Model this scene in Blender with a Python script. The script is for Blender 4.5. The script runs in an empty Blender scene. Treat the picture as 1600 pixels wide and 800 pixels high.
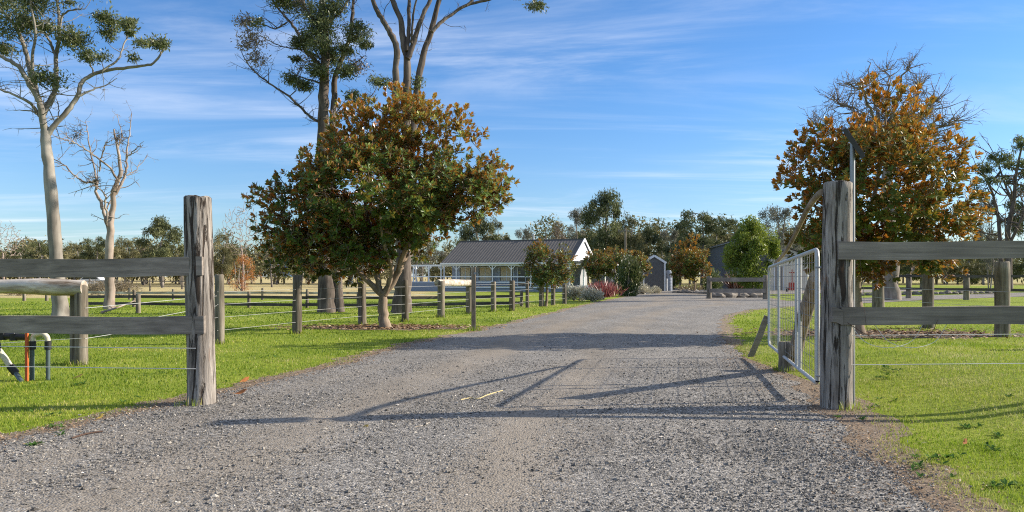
import bpy, math, random
import numpy as np
from mathutils import Vector

# ------------------------------------------------------------------ camera, world, sun, exposure
SC = bpy.context.scene
COL = SC.collection
CAM_H, FPX, HOR = 1.4, 1200.0, 432.0          # eye height, focal length in px of a 1600 px frame, horizon row
R = math.radians
cam = bpy.data.cameras.new("camera")
cam_o = bpy.data.objects.new("camera", cam)
COL.objects.link(cam_o)
cam.sensor_width = 36.0
cam.lens = 36.0 * FPX / 1600.0
cam.shift_y = (HOR - 400.0) / 1600.0
cam.clip_start, cam.clip_end = 0.05, 6000
cam_o.location = (0, 0, CAM_H)
cam_o.rotation_euler = (R(90), 0, 0)
SC.camera = cam_o

SUNV = Vector((2.15, 0.36, 1.0)).normalized()  # towards the sun
SUN_EL = math.asin(SUNV.z)
SUN_AZ = math.atan2(SUNV.x, SUNV.y)
sun = bpy.data.lights.new("sun", 'SUN')
sun.energy, sun.angle, sun.color = 4.6, R(0.5), (1.0, 0.9, 0.76)
sun_o = bpy.data.objects.new("sun", sun)
COL.objects.link(sun_o)
sun_o.rotation_euler = (-SUNV).to_track_quat('-Z', 'Y').to_euler()
sun_o.location = (60, 10, 40)

SC.view_settings.view_transform = 'Standard'
SC.view_settings.look = 'None'
SC.view_settings.exposure = 0.88
SC.view_settings.gamma = 1
SC.render.engine = 'CYCLES'
SC.cycles.use_denoising = False
SC.cycles.filter_width = 1.1
SC.cycles.sample_clamp_indirect = 4
SC.cycles.use_adaptive_sampling = False
SC.cycles.max_bounces = 5
SC.cycles.diffuse_bounces = 3
SC.cycles.glossy_bounces = 2
SC.cycles.transmission_bounces = 3
SC.cycles.transparent_max_bounces = 4
SC.cycles.caustics_reflective = False
SC.cycles.caustics_refractive = False

def lk(nt, a, b): nt.links.new(a, b)
def nd(nt, t, **kw):
    n = nt.nodes.new(t)
    for k, v in kw.items(): setattr(n, k, v)
    return n

def c4(c): return (c[0], c[1], c[2], 1)
def ramp(nt, stops):
    r = nd(nt, 'ShaderNodeValToRGB'); e = r.color_ramp.elements
    while len(e) < len(stops): e.new(0.5)
    for i, (p, c) in enumerate(stops): e[i].position = p; e[i].color = c4(c)
    return r
W = bpy.data.worlds.new("World"); SC.world = W; W.use_nodes = True
def make_world():
    nt = W.node_tree; nt.nodes.clear()
    sky = nd(nt, 'ShaderNodeTexSky', sky_type='NISHITA')
    sky.sun_disc = False; sky.sun_elevation = SUN_EL; sky.sun_rotation = SUN_AZ
    sky.altitude = 100; sky.air_density = 1.0; sky.dust_density = 0.35; sky.ozone_density = 2.2
    hs = nd(nt, 'ShaderNodeHueSaturation'); hs.inputs['Saturation'].default_value = 1.04
    tint = nd(nt, 'ShaderNodeMixRGB', blend_type='MULTIPLY'); tint.inputs[0].default_value = 1
    tint.inputs[2].default_value = (0.98, 0.93, 1.1, 1)
    lk(nt, sky.outputs[0], hs.inputs['Color']); lk(nt, hs.outputs[0], tint.inputs[1])
    tc = nd(nt, 'ShaderNodeTexCoord'); sx = nd(nt, 'ShaderNodeSeparateXYZ')
    lk(nt, tc.outputs['Generated'], sx.inputs[0])
    zz = nd(nt, 'ShaderNodeMath', operation='MAXIMUM'); zz.inputs[1].default_value = 0.02
    za = nd(nt, 'ShaderNodeMath', operation='ADD'); za.inputs[1].default_value = 0.06
    lk(nt, sx.outputs[2], zz.inputs[0]); lk(nt, zz.outputs[0], za.inputs[0])
    dx = nd(nt, 'ShaderNodeMath', operation='DIVIDE'); dy = nd(nt, 'ShaderNodeMath', operation='DIVIDE')
    lk(nt, sx.outputs[0], dx.inputs[0]); lk(nt, za.outputs[0], dx.inputs[1])
    lk(nt, sx.outputs[1], dy.inputs[0]); lk(nt, za.outputs[0], dy.inputs[1])
    cb = nd(nt, 'ShaderNodeCombineXYZ'); lk(nt, dx.outputs[0], cb.inputs[0]); lk(nt, dy.outputs[0], cb.inputs[1])
    def layer(scale, rot, loc, nscale, detail, lo, hi, dist=0.6):
        mp = nd(nt, 'ShaderNodeMapping'); mp.inputs['Scale'].default_value = scale
        mp.inputs['Rotation'].default_value = (0, 0, R(rot)); mp.inputs['Location'].default_value = loc
        nz = nd(nt, 'ShaderNodeTexNoise'); nz.inputs['Scale'].default_value = nscale
        nz.inputs['Detail'].default_value = detail; nz.inputs['Roughness'].default_value = 0.62
        nz.inputs['Distortion'].default_value = dist
        mr = nd(nt, 'ShaderNodeMapRange'); mr.interpolation_type = 'SMOOTHSTEP'
        mr.inputs['From Min'].default_value = lo; mr.inputs['From Max'].default_value = hi
        lk(nt, cb.outputs[0], mp.inputs[0]); lk(nt, mp.outputs[0], nz.inputs['Vector'])
        lk(nt, nz.outputs[0], mr.inputs[0]); return mr.outputs[0]
    streak = layer((0.40, 1.3, 1), 28, (1.7, 0.9, 0), 0.9, 10, 0.40, 0.78, 1.3)
    band = layer((0.35, 1.1, 1), -8, (4.1, 2.6, 0), 0.8, 9, 0.50, 0.95, 1.0)
    mask = layer((0.35, 0.5, 1), 0, (7.2, 3.1, 0), 1.0, 2, 0.38, 0.62, 0)
    m1 = nd(nt, 'ShaderNodeMath', operation='MULTIPLY'); lk(nt, streak, m1.inputs[0]); lk(nt, mask, m1.inputs[1])
    ad = nd(nt, 'ShaderNodeMath', operation='ADD', use_clamp=True)
    lk(nt, m1.outputs[0], ad.inputs[0]); lk(nt, band, ad.inputs[1])
    st = nd(nt, 'ShaderNodeMath', operation='MULTIPLY'); st.inputs[1].default_value = 0.5
    lk(nt, ad.outputs[0], st.inputs[0])
    zenith_fill = nd(nt, 'ShaderNodeMapRange'); zenith_fill.interpolation_type = 'SMOOTHSTEP'  # pale layer added overhead, out of view, to lift fill on shaded faces
    zenith_fill.inputs['From Min'].default_value = .36; zenith_fill.inputs['From Max'].default_value = .62; zenith_fill.inputs['To Max'].default_value = .27
    lk(nt, sx.outputs[2], zenith_fill.inputs[0]); va = nd(nt, 'ShaderNodeMath', operation='ADD', use_clamp=True)
    lk(nt, st.outputs[0], va.inputs[0]); lk(nt, zenith_fill.outputs[0], va.inputs[1]); st = va
    gr = ramp(nt, [(0.0, (.60, .78, .82)), (.10, (.60, .80, .87)), (.22, (.50, .79, .92)), (.36, (.44, .76, .90)), (.60, (1.0, .95, .88))]); lk(nt, sx.outputs[2], gr.inputs[0])  # last stop brightens and warms the unseen upper sky as added fill light
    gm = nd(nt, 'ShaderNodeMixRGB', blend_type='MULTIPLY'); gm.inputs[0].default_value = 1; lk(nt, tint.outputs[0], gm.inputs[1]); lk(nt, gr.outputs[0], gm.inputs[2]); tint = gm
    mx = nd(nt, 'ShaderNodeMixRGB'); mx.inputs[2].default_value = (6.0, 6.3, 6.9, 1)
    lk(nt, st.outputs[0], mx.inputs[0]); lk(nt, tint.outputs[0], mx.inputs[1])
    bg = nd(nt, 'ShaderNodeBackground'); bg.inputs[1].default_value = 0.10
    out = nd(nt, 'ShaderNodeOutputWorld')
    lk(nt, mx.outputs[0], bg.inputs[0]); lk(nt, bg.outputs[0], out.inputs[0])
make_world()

# ------------------------------------------------------------------ helpers
rng = np.random.default_rng(7)
def P(px, py, Y):
    return np.array(((px - 800) / FPX * Y, Y, CAM_H + (HOR - py) / FPX * Y))
def G(px, py, z=0.0):
    Y = (CAM_H - z) * FPX / (py - HOR)
    return np.array(((px - 800) / FPX * Y, Y, z))
def nrm(v):
    v = np.asarray(v, float); return v / np.maximum(np.linalg.norm(v, axis=-1, keepdims=True), 1e-9)

def _h(i, j, s):
    n = (i * 374761393 + j * 668265263 + s * 974711) & 0x7fffffff
    n = ((n ^ (n >> 13)) * 1274126177) & 0x7fffffff
    return ((n ^ (n >> 16)) & 0xffff) / 65535.0
def vn(x, y, s=0):
    x = np.asarray(x, float); y = np.asarray(y, float)
    xi = np.floor(x).astype(np.int64); yi = np.floor(y).astype(np.int64)
    fx = x - xi; fy = y - yi; fx = fx * fx * (3 - 2 * fx); fy = fy * fy * (3 - 2 * fy)
    return ((_h(xi, yi, s) * (1 - fx) + _h(xi + 1, yi, s) * fx) * (1 - fy)
            + (_h(xi, yi + 1, s) * (1 - fx) + _h(xi + 1, yi + 1, s) * fx) * fy)
def fbm(x, y, s=0, o=3):
    t = 0; a = 0.5; n = 0
    for k in range(o):
        t = t + a * vn(x * 2 ** k, y * 2 ** k, s + k * 17); n += a; a *= 0.5
    return t / n

class MB:
    def __init__(s): s.v = []; s.f = []; s.n = 0; s.t = []
    def add(s, V, F, tint=0.5):
        V = np.asarray(V, float).reshape(-1, 3)
        s.v.append(V); s.f.append((np.asarray(F, np.int64) + s.n)); s.n += len(V)
        s.t.append(np.full(len(V), tint) if np.isscalar(tint) else np.asarray(tint, float))
        return s
    def box(s, c, size, axes=None):
        c = np.asarray(c, float); h = np.asarray(size, float) / 2
        A = np.eye(3) if axes is None else np.asarray(axes, float)
        V = []
        for z in (-1, 1):
            for (x, y) in ((-1, -1), (1, -1), (1, 1), (-1, 1)):
                V.append(c + A[0] * x * h[0] + A[1] * y * h[1] + A[2] * z * h[2])
        s.add(V, [(0, 3, 2, 1), (4, 5, 6, 7), (0, 1, 5, 4), (1, 2, 6, 5), (2, 3, 7, 6), (3, 0, 4, 7)]); return s
    def beam(s, a, b, w, h, up=(0, 0, 1), seg=1, wob=0.0, sd=0):
        """rectangular beam, w across, h along up; optional gentle wobble"""
        a = np.asarray(a, float); b = np.asarray(b, float); d = nrm(b - a)
        sdv = nrm(np.cross(d, up)); u = np.cross(sdv, d); V = []; F = []
        rg = np.random.default_rng(sd)
        for k in range(seg + 1):
            p = a + (b - a) * k / seg
            o = (rg.random(4) - .5) * wob; q = (rg.random(4) - .5) * wob
            m = u * (math.sin(k * 1.3 + sd) * wob)
            for i, (x, z) in enumerate(((-1, -1), (1, -1), (1, 1), (-1, 1))):
                V.append(p + m + sdv * (x * w / 2 + q[i] * .5) + u * (z * h / 2 + o[i]))
            if k:
                o0 = (k - 1) * 4
                for i in range(4): F.append((o0 + i, o0 + (i + 1) % 4, o0 + 4 + (i + 1) % 4, o0 + 4 + i))
        F.append((3, 2, 1, 0)); e = seg * 4; F.append((e, e + 1, e + 2, e + 3))
        s.add(V, F); return s
    def tube(s, pts, rad, n=8, cap=True, tint=0.5):
        pts = np.asarray(pts, float); m = len(pts)
        rad = np.full(m, rad) if np.isscalar(rad) else np.asarray(rad, float)
        T = np.gradient(pts, axis=0) if m > 2 else np.repeat([pts[1] - pts[0]], m, 0)
        T = nrm(T); a = np.array((0, 0, 1.)) if abs(T[0][2]) < .9 else np.array((1., 0, 0))
        N = nrm(np.cross(T[0], a)); ang = np.arange(n) * 2 * math.pi / n; ca, sa = np.cos(ang)[:, None], np.sin(ang)[:, None]
        V = np.empty((m, n, 3))
        for k in range(m):
            N = nrm(N - T[k] * np.dot(N, T[k])); B = np.cross(T[k], N)
            V[k] = pts[k] + (N * ca + B * sa) * rad[k]
        i = np.arange(m - 1)[:, None] * n; j = np.arange(n)[None]; jn = (j + 1) % n
        F = np.stack([i + j, i + jn, i + n + jn, i + n + j], -1).reshape(-1, 4)
        s.add(V.reshape(-1, 3), F, tint)
        if cap and n >= 3:
            for k, o in ((0, 1), (m - 1, -1)):
                c = np.vstack([pts[k][None], V[k]])
                idx = [(0, (q + 1) % n + 1, q + 1) if o == 1 else (0, q + 1, (q + 1) % n + 1) for q in range(n)]
                s.add(c, [(a_, b_, c_, c_) for a_, b_, c_ in idx], tint)
        return s
    def build(s, name, mat, parent=None, smooth=False, loc=None, attr=False):
        me = bpy.data.meshes.new(name)
        V = np.concatenate(s.v)
        org = np.asarray(parent['_org'] if parent is not None else (loc if loc is not None else (0, 0, 0)), float)
        V = V - org
        quads = [f for f in s.f if f.shape[1] == 4]; tris = [f for f in s.f if f.shape[1] == 3]
        oth = [f for f in s.f if f.shape[1] > 4]
        loops = []; totals = []
        if quads:
            q = np.concatenate(quads); deg = q[:, 2] == q[:, 3]
            if deg.any(): tris.append(q[deg][:, :3]); q = q[~deg]
            loops.append(q.ravel()); totals.append(np.full(len(q), 4))
        if tris:
            q = np.concatenate(tris); loops.append(q.ravel()); totals.append(np.full(len(q), 3))
        for f in oth: loops.append(f.ravel()); totals.append(np.full(len(f), f.shape[1]))
        L = np.concatenate(loops).astype(np.int32); Tt = np.concatenate(totals).astype(np.int32)
        me.vertices.add(len(V)); me.vertices.foreach_set('co', V.astype(np.float32).ravel())
        me.loops.add(len(L)); me.loops.foreach_set('vertex_index', L)
        me.polygons.add(len(Tt)); st = np.concatenate([[0], np.cumsum(Tt)[:-1]]).astype(np.int32)
        me.polygons.foreach_set('loop_start', st); me.polygons.foreach_set('loop_total', Tt)
        me.polygons.foreach_set('use_smooth', np.full(len(Tt), bool(smooth)))
        if attr:
            at = me.attributes.new('tint', 'FLOAT', 'POINT'); at.data.foreach_set('value', np.concatenate(s.t).astype(np.float32))
        me.update(calc_edges=True); me.materials.append(mat)
        o = bpy.data.objects.new(name, me); COL.objects.link(o)
        if parent is not None: o.parent = parent
        else: o.location = org
        return o

def tag(o, label=None, cat=None, group=None, kind=None):
    if label: o['label'] = label
    if cat: o['category'] = cat
    if group: o['group'] = group
    if kind: o['kind'] = kind
    return o
ORGS = []
def thing(name, loc, label, cat, group=None):
    o = bpy.data.objects.new(name, None); COL.objects.link(o)
    o.empty_display_size = 0.2
    o.location = tuple(float(c) for c in loc); o['_org'] = [float(c) for c in loc]; ORGS.append(o)
    return tag(o, label, cat, group)
def sub(o, parent):       # make o a sub-part of part `parent` (both built in the same root frame)
    o.parent = parent; return o
def copy_tree(o, parent=None):
    c = o.copy(); COL.objects.link(c)
    if parent is not None: c.parent = parent
    for ch in list(o.children): copy_tree(ch, c)
    return c
def struct(o): o['kind'] = 'structure'; return o

# ------------------------------------------------------------------ materials
def mat_new(name):
    m = bpy.data.materials.new(name); m.use_nodes = True; nt = m.node_tree
    b = nt.nodes['Principled BSDF']; return m, nt, b
def noise_at(nt, scale, detail=4, vec=(1, 1, 1), rough=0.55, coord='Object', dist=0):
    tc = nd(nt, 'ShaderNodeTexCoord'); mp = nd(nt, 'ShaderNodeMapping'); mp.inputs['Scale'].default_value = vec
    n = nd(nt, 'ShaderNodeTexNoise'); n.inputs['Scale'].default_value = scale; n.inputs['Detail'].default_value = detail
    n.inputs['Roughness'].default_value = rough; n.inputs['Distortion'].default_value = dist
    lk(nt, tc.outputs[coord], mp.inputs[0]); lk(nt, mp.outputs[0], n.inputs['Vector']); return n
def wood(name, vec, stops, bump=0.5, rough=0.85, scale=1.0, big=None):
    m, nt, b = mat_new(name)
    n = noise_at(nt, scale, 8, vec, 0.65, dist=0.4); r = ramp(nt, stops); lk(nt, n.outputs[0], r.inputs[0])
    n2 = noise_at(nt, 1.3 if big is None else big, 3, (1, 1, 1), 0.5)
    mr = nd(nt, 'ShaderNodeMapRange'); mr.inputs['From Min'].default_value = .35; mr.inputs['From Max'].default_value = .65
    mr.inputs['To Min'].default_value = .72; mr.inputs['To Max'].default_value = 1.2
    lk(nt, n2.outputs[0], mr.inputs[0])
    mx = nd(nt, 'ShaderNodeMixRGB', blend_type='MULTIPLY'); mx.inputs[0].default_value = 1
    lk(nt, r.outputs[0], mx.inputs[1]); lk(nt, mr.outputs[0], mx.inputs[2]); lk(nt, mx.outputs[0], b.inputs['Base Color'])
    b.inputs['Roughness'].default_value = rough; b.inputs['Specular IOR Level'].default_value = 0.25
    bp = nd(nt, 'ShaderNodeBump'); bp.inputs['Strength'].default_value = bump; bp.inputs['Distance'].default_value = 0.012
    lk(nt, n.outputs[0], bp.inputs['Height']); lk(nt, bp.outputs[0], b.inputs['Normal'])
    return m
def plain(name, col, rough=0.6, metal=0.0, var=0.15, bump=0.0, scale=6, spec=0.4):
    m, nt, b = mat_new(name)
    n = noise_at(nt, scale, 5); r = ramp(nt, [(0.3, [c * (1 - var) for c in col]), (0.7, [min(1, c * (1 + var)) for c in col])])
    lk(nt, n.outputs[0], r.inputs[0]); lk(nt, r.outputs[0], b.inputs['Base Color'])
    b.inputs['Roughness'].default_value = rough; b.inputs['Metallic'].default_value = metal
    b.inputs['Specular IOR Level'].default_value = spec
    if bump:
        bp = nd(nt, 'ShaderNodeBump'); bp.inputs['Strength'].default_value = bump; bp.inputs['Distance'].default_value = 0.02
        lk(nt, n.outputs[0], bp.inputs['Height']); lk(nt, bp.outputs[0], b.inputs['Normal'])
    return m
def leaf_mat(name, top, under=None, trans=(0.3, 0.35, 0.05), tfac=0.3, rough=0.4, gloss=0.3):
    """top: colour stops over the per-leaf tint; under: stops for the underside"""
    m = bpy.data.materials.new(name); m.use_nodes = True; nt = m.node_tree; nt.nodes.clear()
    at = nd(nt, 'ShaderNodeAttribute', attribute_name='tint')
    r = ramp(nt, top); lk(nt, at.outputs['Fac'], r.inputs[0]); colr = r.outputs[0]
    if under:
        r2 = ramp(nt, under); lk(nt, at.outputs['Fac'], r2.inputs[0])
        gm = nd(nt, 'ShaderNodeNewGeometry'); mx = nd(nt, 'ShaderNodeMixRGB')
        lk(nt, gm.outputs['Backfacing'], mx.inputs[0]); lk(nt, colr, mx.inputs[1]); lk(nt, r2.outputs[0], mx.inputs[2]); colr = mx.outputs[0]
    d = nd(nt, 'ShaderNodeBsdfDiffuse'); lk(nt, colr, d.inputs[0])
    t = nd(nt, 'ShaderNodeBsdfTranslucent'); tm = nd(nt, 'ShaderNodeMixRGB', blend_type='MIX'); tm.inputs[0].default_value = 0.45
    lk(nt, colr, tm.inputs[1]); tm.inputs[2].default_value = c4(trans); lk(nt, tm.outputs[0], t.inputs[0])
    m1 = nd(nt, 'ShaderNodeMixShader'); m1.inputs[0].default_value = tfac
    lk(nt, d.outputs[0], m1.inputs[1]); lk(nt, t.outputs[0], m1.inputs[2])
    g = nd(nt, 'ShaderNodeBsdfGlossy'); g.inputs['Roughness'].default_value = rough; g.inputs[0].default_value = (1, 1, 1, 1)
    fr = nd(nt, 'ShaderNodeFresnel'); fr.inputs[0].default_value = 1.45
    ml = nd(nt, 'ShaderNodeMath', operation='MULTIPLY'); ml.inputs[1].default_value = gloss; lk(nt, fr.outputs[0], ml.inputs[0])
    m2 = nd(nt, 'ShaderNodeMixShader'); lk(nt, ml.outputs[0], m2.inputs[0]); lk(nt, m1.outputs[0], m2.inputs[1]); lk(nt, g.outputs[0], m2.inputs[2])
    o = nd(nt, 'ShaderNodeOutputMaterial'); lk(nt, m2.outputs[0], o.inputs[0])
    return m
def tint_mat(name, stops, rough=0.9, spec=0.3):
    m, nt, b = mat_new(name); at = nd(nt, 'ShaderNodeAttribute', attribute_name='tint'); r = ramp(nt, stops)
    lk(nt, at.outputs['Fac'], r.inputs[0]); lk(nt, r.outputs[0], b.inputs['Base Color'])
    b.inputs['Roughness'].default_value = rough; b.inputs['Specular IOR Level'].default_value = spec; return m

GREY = [(0.28, (.085, .068, .054)), (0.45, (.23, .20, .17)), (0.6, (.37, .33, .285)), (0.8, (.52, .47, .42))]
RAILC = [(0.25, (.13, .11, .092)), (0.5, (.24, .205, .172)), (0.75, (.36, .31, .265))]
M = dict(
    post=wood('weathered_post', (26, 26, 1.1), GREY, 1.0),
    rail=wood('grey_rail_wood', (1.0, 30, 26), RAILC, 0.35),
    raily=wood('dark_rail_wood', (3, 3, 14), [(0.3, (.05, .043, .038)), (0.7, (.13, .115, .10))], 0.3),
    post2=wood('fence_post_wood', (18, 18, 1.5), [(0.3, (.07, .058, .042)), (0.5, (.19, .16, .12)), (0.75, (.34, .30, .24))], 0.7),
    post_dark=wood('dark_fence_post', (18, 18, 1.5), [(0.3, (.04, .032, .024)), (0.5, (.11, .09, .068)), (0.75, (.22, .19, .145))], 0.7),
    log=wood('pale_log_wood', (1.6, 9, 9), [(0.3, (.16, .11, .07)), (0.42, (.36, .29, .22)), (0.55, (.55, .49, .41)), (0.8, (.70, .65, .58))], 1.0),
    stay=wood('brown_stay_wood', (9, 9, 2.0), [(0.3, (.12, .08, .05)), (0.5, (.27, .21, .15)), (0.75, (.4, .34, .27))], 0.6),
    gum_bark=wood('smooth_gum_bark', (1.6, 1.6, .35), [(0.3, (.10, .085, .07)), (0.45, (.21, .185, .155)), (0.6, (.32, .29, .25)), (0.8, (.43, .395, .34))], 0.25, 0.75),
    rough_bark=wood('rough_gum_bark', (9, 9, 0.9), [(0.3, (.045, .035, .03)), (0.5, (.125, .10, .083)), (0.75, (.23, .195, .165))], 1.0, 0.95),
    dead_bark=wood('dead_tree_bark', (3, 3, .8), [(0.3, (.17, .11, .08)), (0.5, (.32, .255, .21)), (0.75, (.44, .39, .34))], 0.3),
    twig=wood('twig_bark', (5, 5, 1), [(0.3, (.09, .075, .06)), (0.7, (.22, .19, .165))], 0.3),
    crown_twig=wood('grey_twig_bark', (5, 5, 1), [(0.3, (.12, .095, .075)), (0.7, (.30, .25, .21))], 0.3),
    mag_bark=wood('magnolia_bark', (7, 7, 1.5), [(0.3, (.12, .09, .06)), (0.5, (.27, .20, .14)), (0.75, (.4, .32, .24))], 0.5),
    far_bark=wood('far_bark', (2, 2, .5), [(0.3, (.13, .11, .095)), (0.7, (.36, .32, .28))], 0.2),
    galv=plain('galvanised_tube', (.47, .47, .46), 0.5, 0.3, .1),
    wire=plain('galvanised_wire', (.55, .55, .54), 0.45, 0.4, .1),
    tape=plain('white_fence_wire', (.62, .61, .58), 0.6, 0, .1),
    panel=plain('solar_glass', (.012, .014, .03), 0.12, 0, .1), steel=plain('dull_steel', (.3, .3, .3), .5, .6, .15),
    pipe_or=plain('orange_paint', (.48, .10, .02), .6, 0, .2), pipe_gr=plain('grey_green_pipe', (.07, .10, .10), .45, 0, .25, 0, 3),
    pipe_bk=plain('black_fitting', (.02, .02, .02), .5), pipe_wh=plain('cream_fitting', (.55, .5, .38), .5, 0, .3, 0, 30),
    roof=plain('charcoal_roof_sheet', (.115, .108, .10), .75, 0, .12, 0, 2, .15), white=plain('white_trim_paint', (.78, .79, .8), .5, 0, .03),
    wall=plain('blue_grey_wall', (.34, .35, .37), .8, 0, .06), dgrey=plain('dark_grey_cladding', (.155, .155, .158), .8, 0, .08, 0, 3, .2),
    deck=plain('blue_deck_skirt', (.24, .27, .32), .8, 0, .08), cream=plain('cream_cladding', (.62, .58, .49), .7, 0, .05),
    glass=plain('dark_window_glass', (.03, .035, .04), .08, 0, .1), blind=plain('tan_blind', (.72, .56, .34), .8, 0, .1),
    rock=plain('pale_rock', (.20, .175, .145), .9, 0, .35, .8, 3), red=plain('red_enamel', (.35, .03, .02), .5),
    carw=plain('white_car_paint', (.7, .72, .75), .25), tyre=plain('rubber', (.02, .02, .02), .8),
    soil=plain('dark_soil', (.075, .055, .04), 1, 0, .4, .8, 5), rust=plain('rusty_cut_wood', (.22, .085, .03), .9, 0, .3),
)
M['panel_frame'] = plain('dark_panel_frame', (.045, .047, .05), .5)
M['mesh_wire'] = plain('dull_mesh_wire', (.20, .19, .18), .6, .2)
M['rust_wire'] = plain('rusty_wire', (.08, .045, .03), .8)

# ------------------------------------------------------------------ ground and gravel
def smooth_poly(P0, ys):
    P0 = np.array(P0, float); return np.interp(ys, P0[:, 0], P0[:, 1])
L_EDGE = [(-8, -5.2), (2, -4.75), (4.6, -4.5), (6.3, -4.25), (8.1, -3.72), (10, -3.4), (12.6, -2.62), (15.6, -2.05), (20.2, -.72), (24.7, .55), (32, 2.4), (39, 4.1), (46, 6.0), (54, 8.4), (64, 9.6), (76, 11.5), (90, 14)]
R_EDGE = [(-8, 2.4), (2, 2.45), (4.6, 2.62), (6, 2.8), (7.4, 3.05), (10.6, 3.75), (13.1, 3.95), (19, 5.1), (26.7, 7.3), (32, 9.6), (35, 12.2), (38, 15.5), (44, 15.5), (54, 17), (64, 18.5), (76, 20), (90, 22)]
def edgesX(y):
    jl = (fbm(y * 1.7, y * 0 + 3, 5) - .5) * np.clip(.5 - y * .002, .2, .5); jr = (fbm(y * 1.9, y * 0 + 9, 6) - .5) * .45
    return smooth_poly(L_EDGE, y) + jl, smooth_poly(R_EDGE, y) + jr
def fines(x, y):
    """how much tan dust shows between the stones: the wheel tracks"""
    l = smooth_poly(L_EDGE, y); r = smooth_poly(R_EDGE, y); u = (x - l) / np.maximum(r - l, .1)
    t = np.exp(-((u - .30) / .085) ** 2) + .9 * np.exp(-((u - .60) / .075) ** 2) + .55 * np.exp(-((u - .12) / .05) ** 2)
    t = t * (0.28 + 1.05 * fbm(x * .9, y * .35, 11)) + (fbm(x * 1.3, y * .8, 12) - .5) * .7
    return np.clip(t, 0, 1)

def grid_sheet(name, ys, xl, xr, nx, z, mat, tintf=None, zf=None):
    ny = len(ys); u = np.linspace(0, 1, nx)
    X = xl[:, None] * (1 - u) + xr[:, None] * u; Y = np.repeat(ys[:, None], nx, 1)
    Z = np.full_like(X, z)
    if zf is not None: Z = Z + zf(X, Y, u)
    V = np.stack([X, Y, Z], -1).reshape(-1, 3)
    i = np.arange(ny - 1)[:, None] * nx; j = np.arange(nx - 1)[None]
    F = np.stack([i + j, i + j + 1, i + nx + j + 1, i + nx + j], -1).reshape(-1, 4)
    mb = MB().add(V, F, tintf(X, Y).ravel() if tintf is not None else 0.5)
    return struct(mb.build(name, mat, smooth=True, attr=True))

def ground_material():
    m, nt, b = mat_new('paddock_grass')
    tc = nd(nt, 'ShaderNodeTexCoord')
    at = nd(nt, 'ShaderNodeAttribute', attribute_name='tint')     # dryness of the paddock
    n1 = noise_at(nt, 0.35, 6, (1, 1, 1), .6); n2 = noise_at(nt, 9, 6, (1, 1.4, 1), .7); n3 = noise_at(nt, 60, 3)
    n4 = noise_at(nt, 0.06, 3, (1, 2.2, 1))
    green = ramp(nt, [(0.25, (.09, .125, .02)), (0.42, (.17, .23, .028)), (0.56, (.26, .31, .04)), (0.75, (.38, .35, .10))])
    mixn = nd(nt, 'ShaderNodeMath', operation='MULTIPLY_ADD'); mixn.inputs[1].default_value = .55
    lk(nt, n2.outputs[0], mixn.inputs[0])
    h = nd(nt, 'ShaderNodeMath', operation='MULTIPLY'); h.inputs[1].default_value = .45; lk(nt, n1.outputs[0], h.inputs[0])
    lk(nt, h.outputs[0], mixn.inputs[2]); lk(nt, mixn.outputs[0], green.inputs[0])
    dry = ramp(nt, [(0.3, (.28, .22, .10)), (0.5, (.48, .39, .18)), (0.7, (.60, .51, .27))]); lk(nt, mixn.outputs[0], dry.inputs[0])
    ad = nd(nt, 'ShaderNodeMath', operation='ADD'); lk(nt, at.outputs['Fac'], ad.inputs[0])
    h2 = nd(nt, 'ShaderNodeMapRange'); h2.inputs['From Min'].default_value = .3; h2.inputs['From Max'].default_value = .7
    h2.inputs['To Min'].default_value = -.35; h2.inputs['To Max'].default_value = .35
    lk(nt, n4.outputs[0], h2.inputs[0]); lk(nt, h2.outputs[0], ad.inputs[1])
    sm = nd(nt, 'ShaderNodeMapRange'); sm.interpolation_type = 'SMOOTHSTEP'; sm.inputs['From Min'].default_value = .35; sm.inputs['From Max'].default_value = .75
    lk(nt, ad.outputs[0], sm.inputs[0])
    mx = nd(nt, 'ShaderNodeMixRGB'); lk(nt, sm.outputs[0], mx.inputs[0]); lk(nt, green.outputs[0], mx.inputs[1]); lk(nt, dry.outputs[0], mx.inputs[2])
    lk(nt, mx.outputs[0], b.inputs['Base Color']); b.inputs['Roughness'].default_value = .95; b.inputs['Specular IOR Level'].default_value = .1
    bp = nd(nt, 'ShaderNodeBump'); bp.inputs['Strength'].default_value = .9; bp.inputs['Distance'].default_value = .04
    s = nd(nt, 'ShaderNodeMath', operation='MULTIPLY_ADD'); s.inputs[1].default_value = .4; lk(nt, n3.outputs[0], s.inputs[0]); lk(nt, n2.outputs[0], s.inputs[2])
    lk(nt, s.outputs[0], bp.inputs['Height']); lk(nt, bp.outputs[0], b.inputs['Normal'])
    return m
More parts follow.
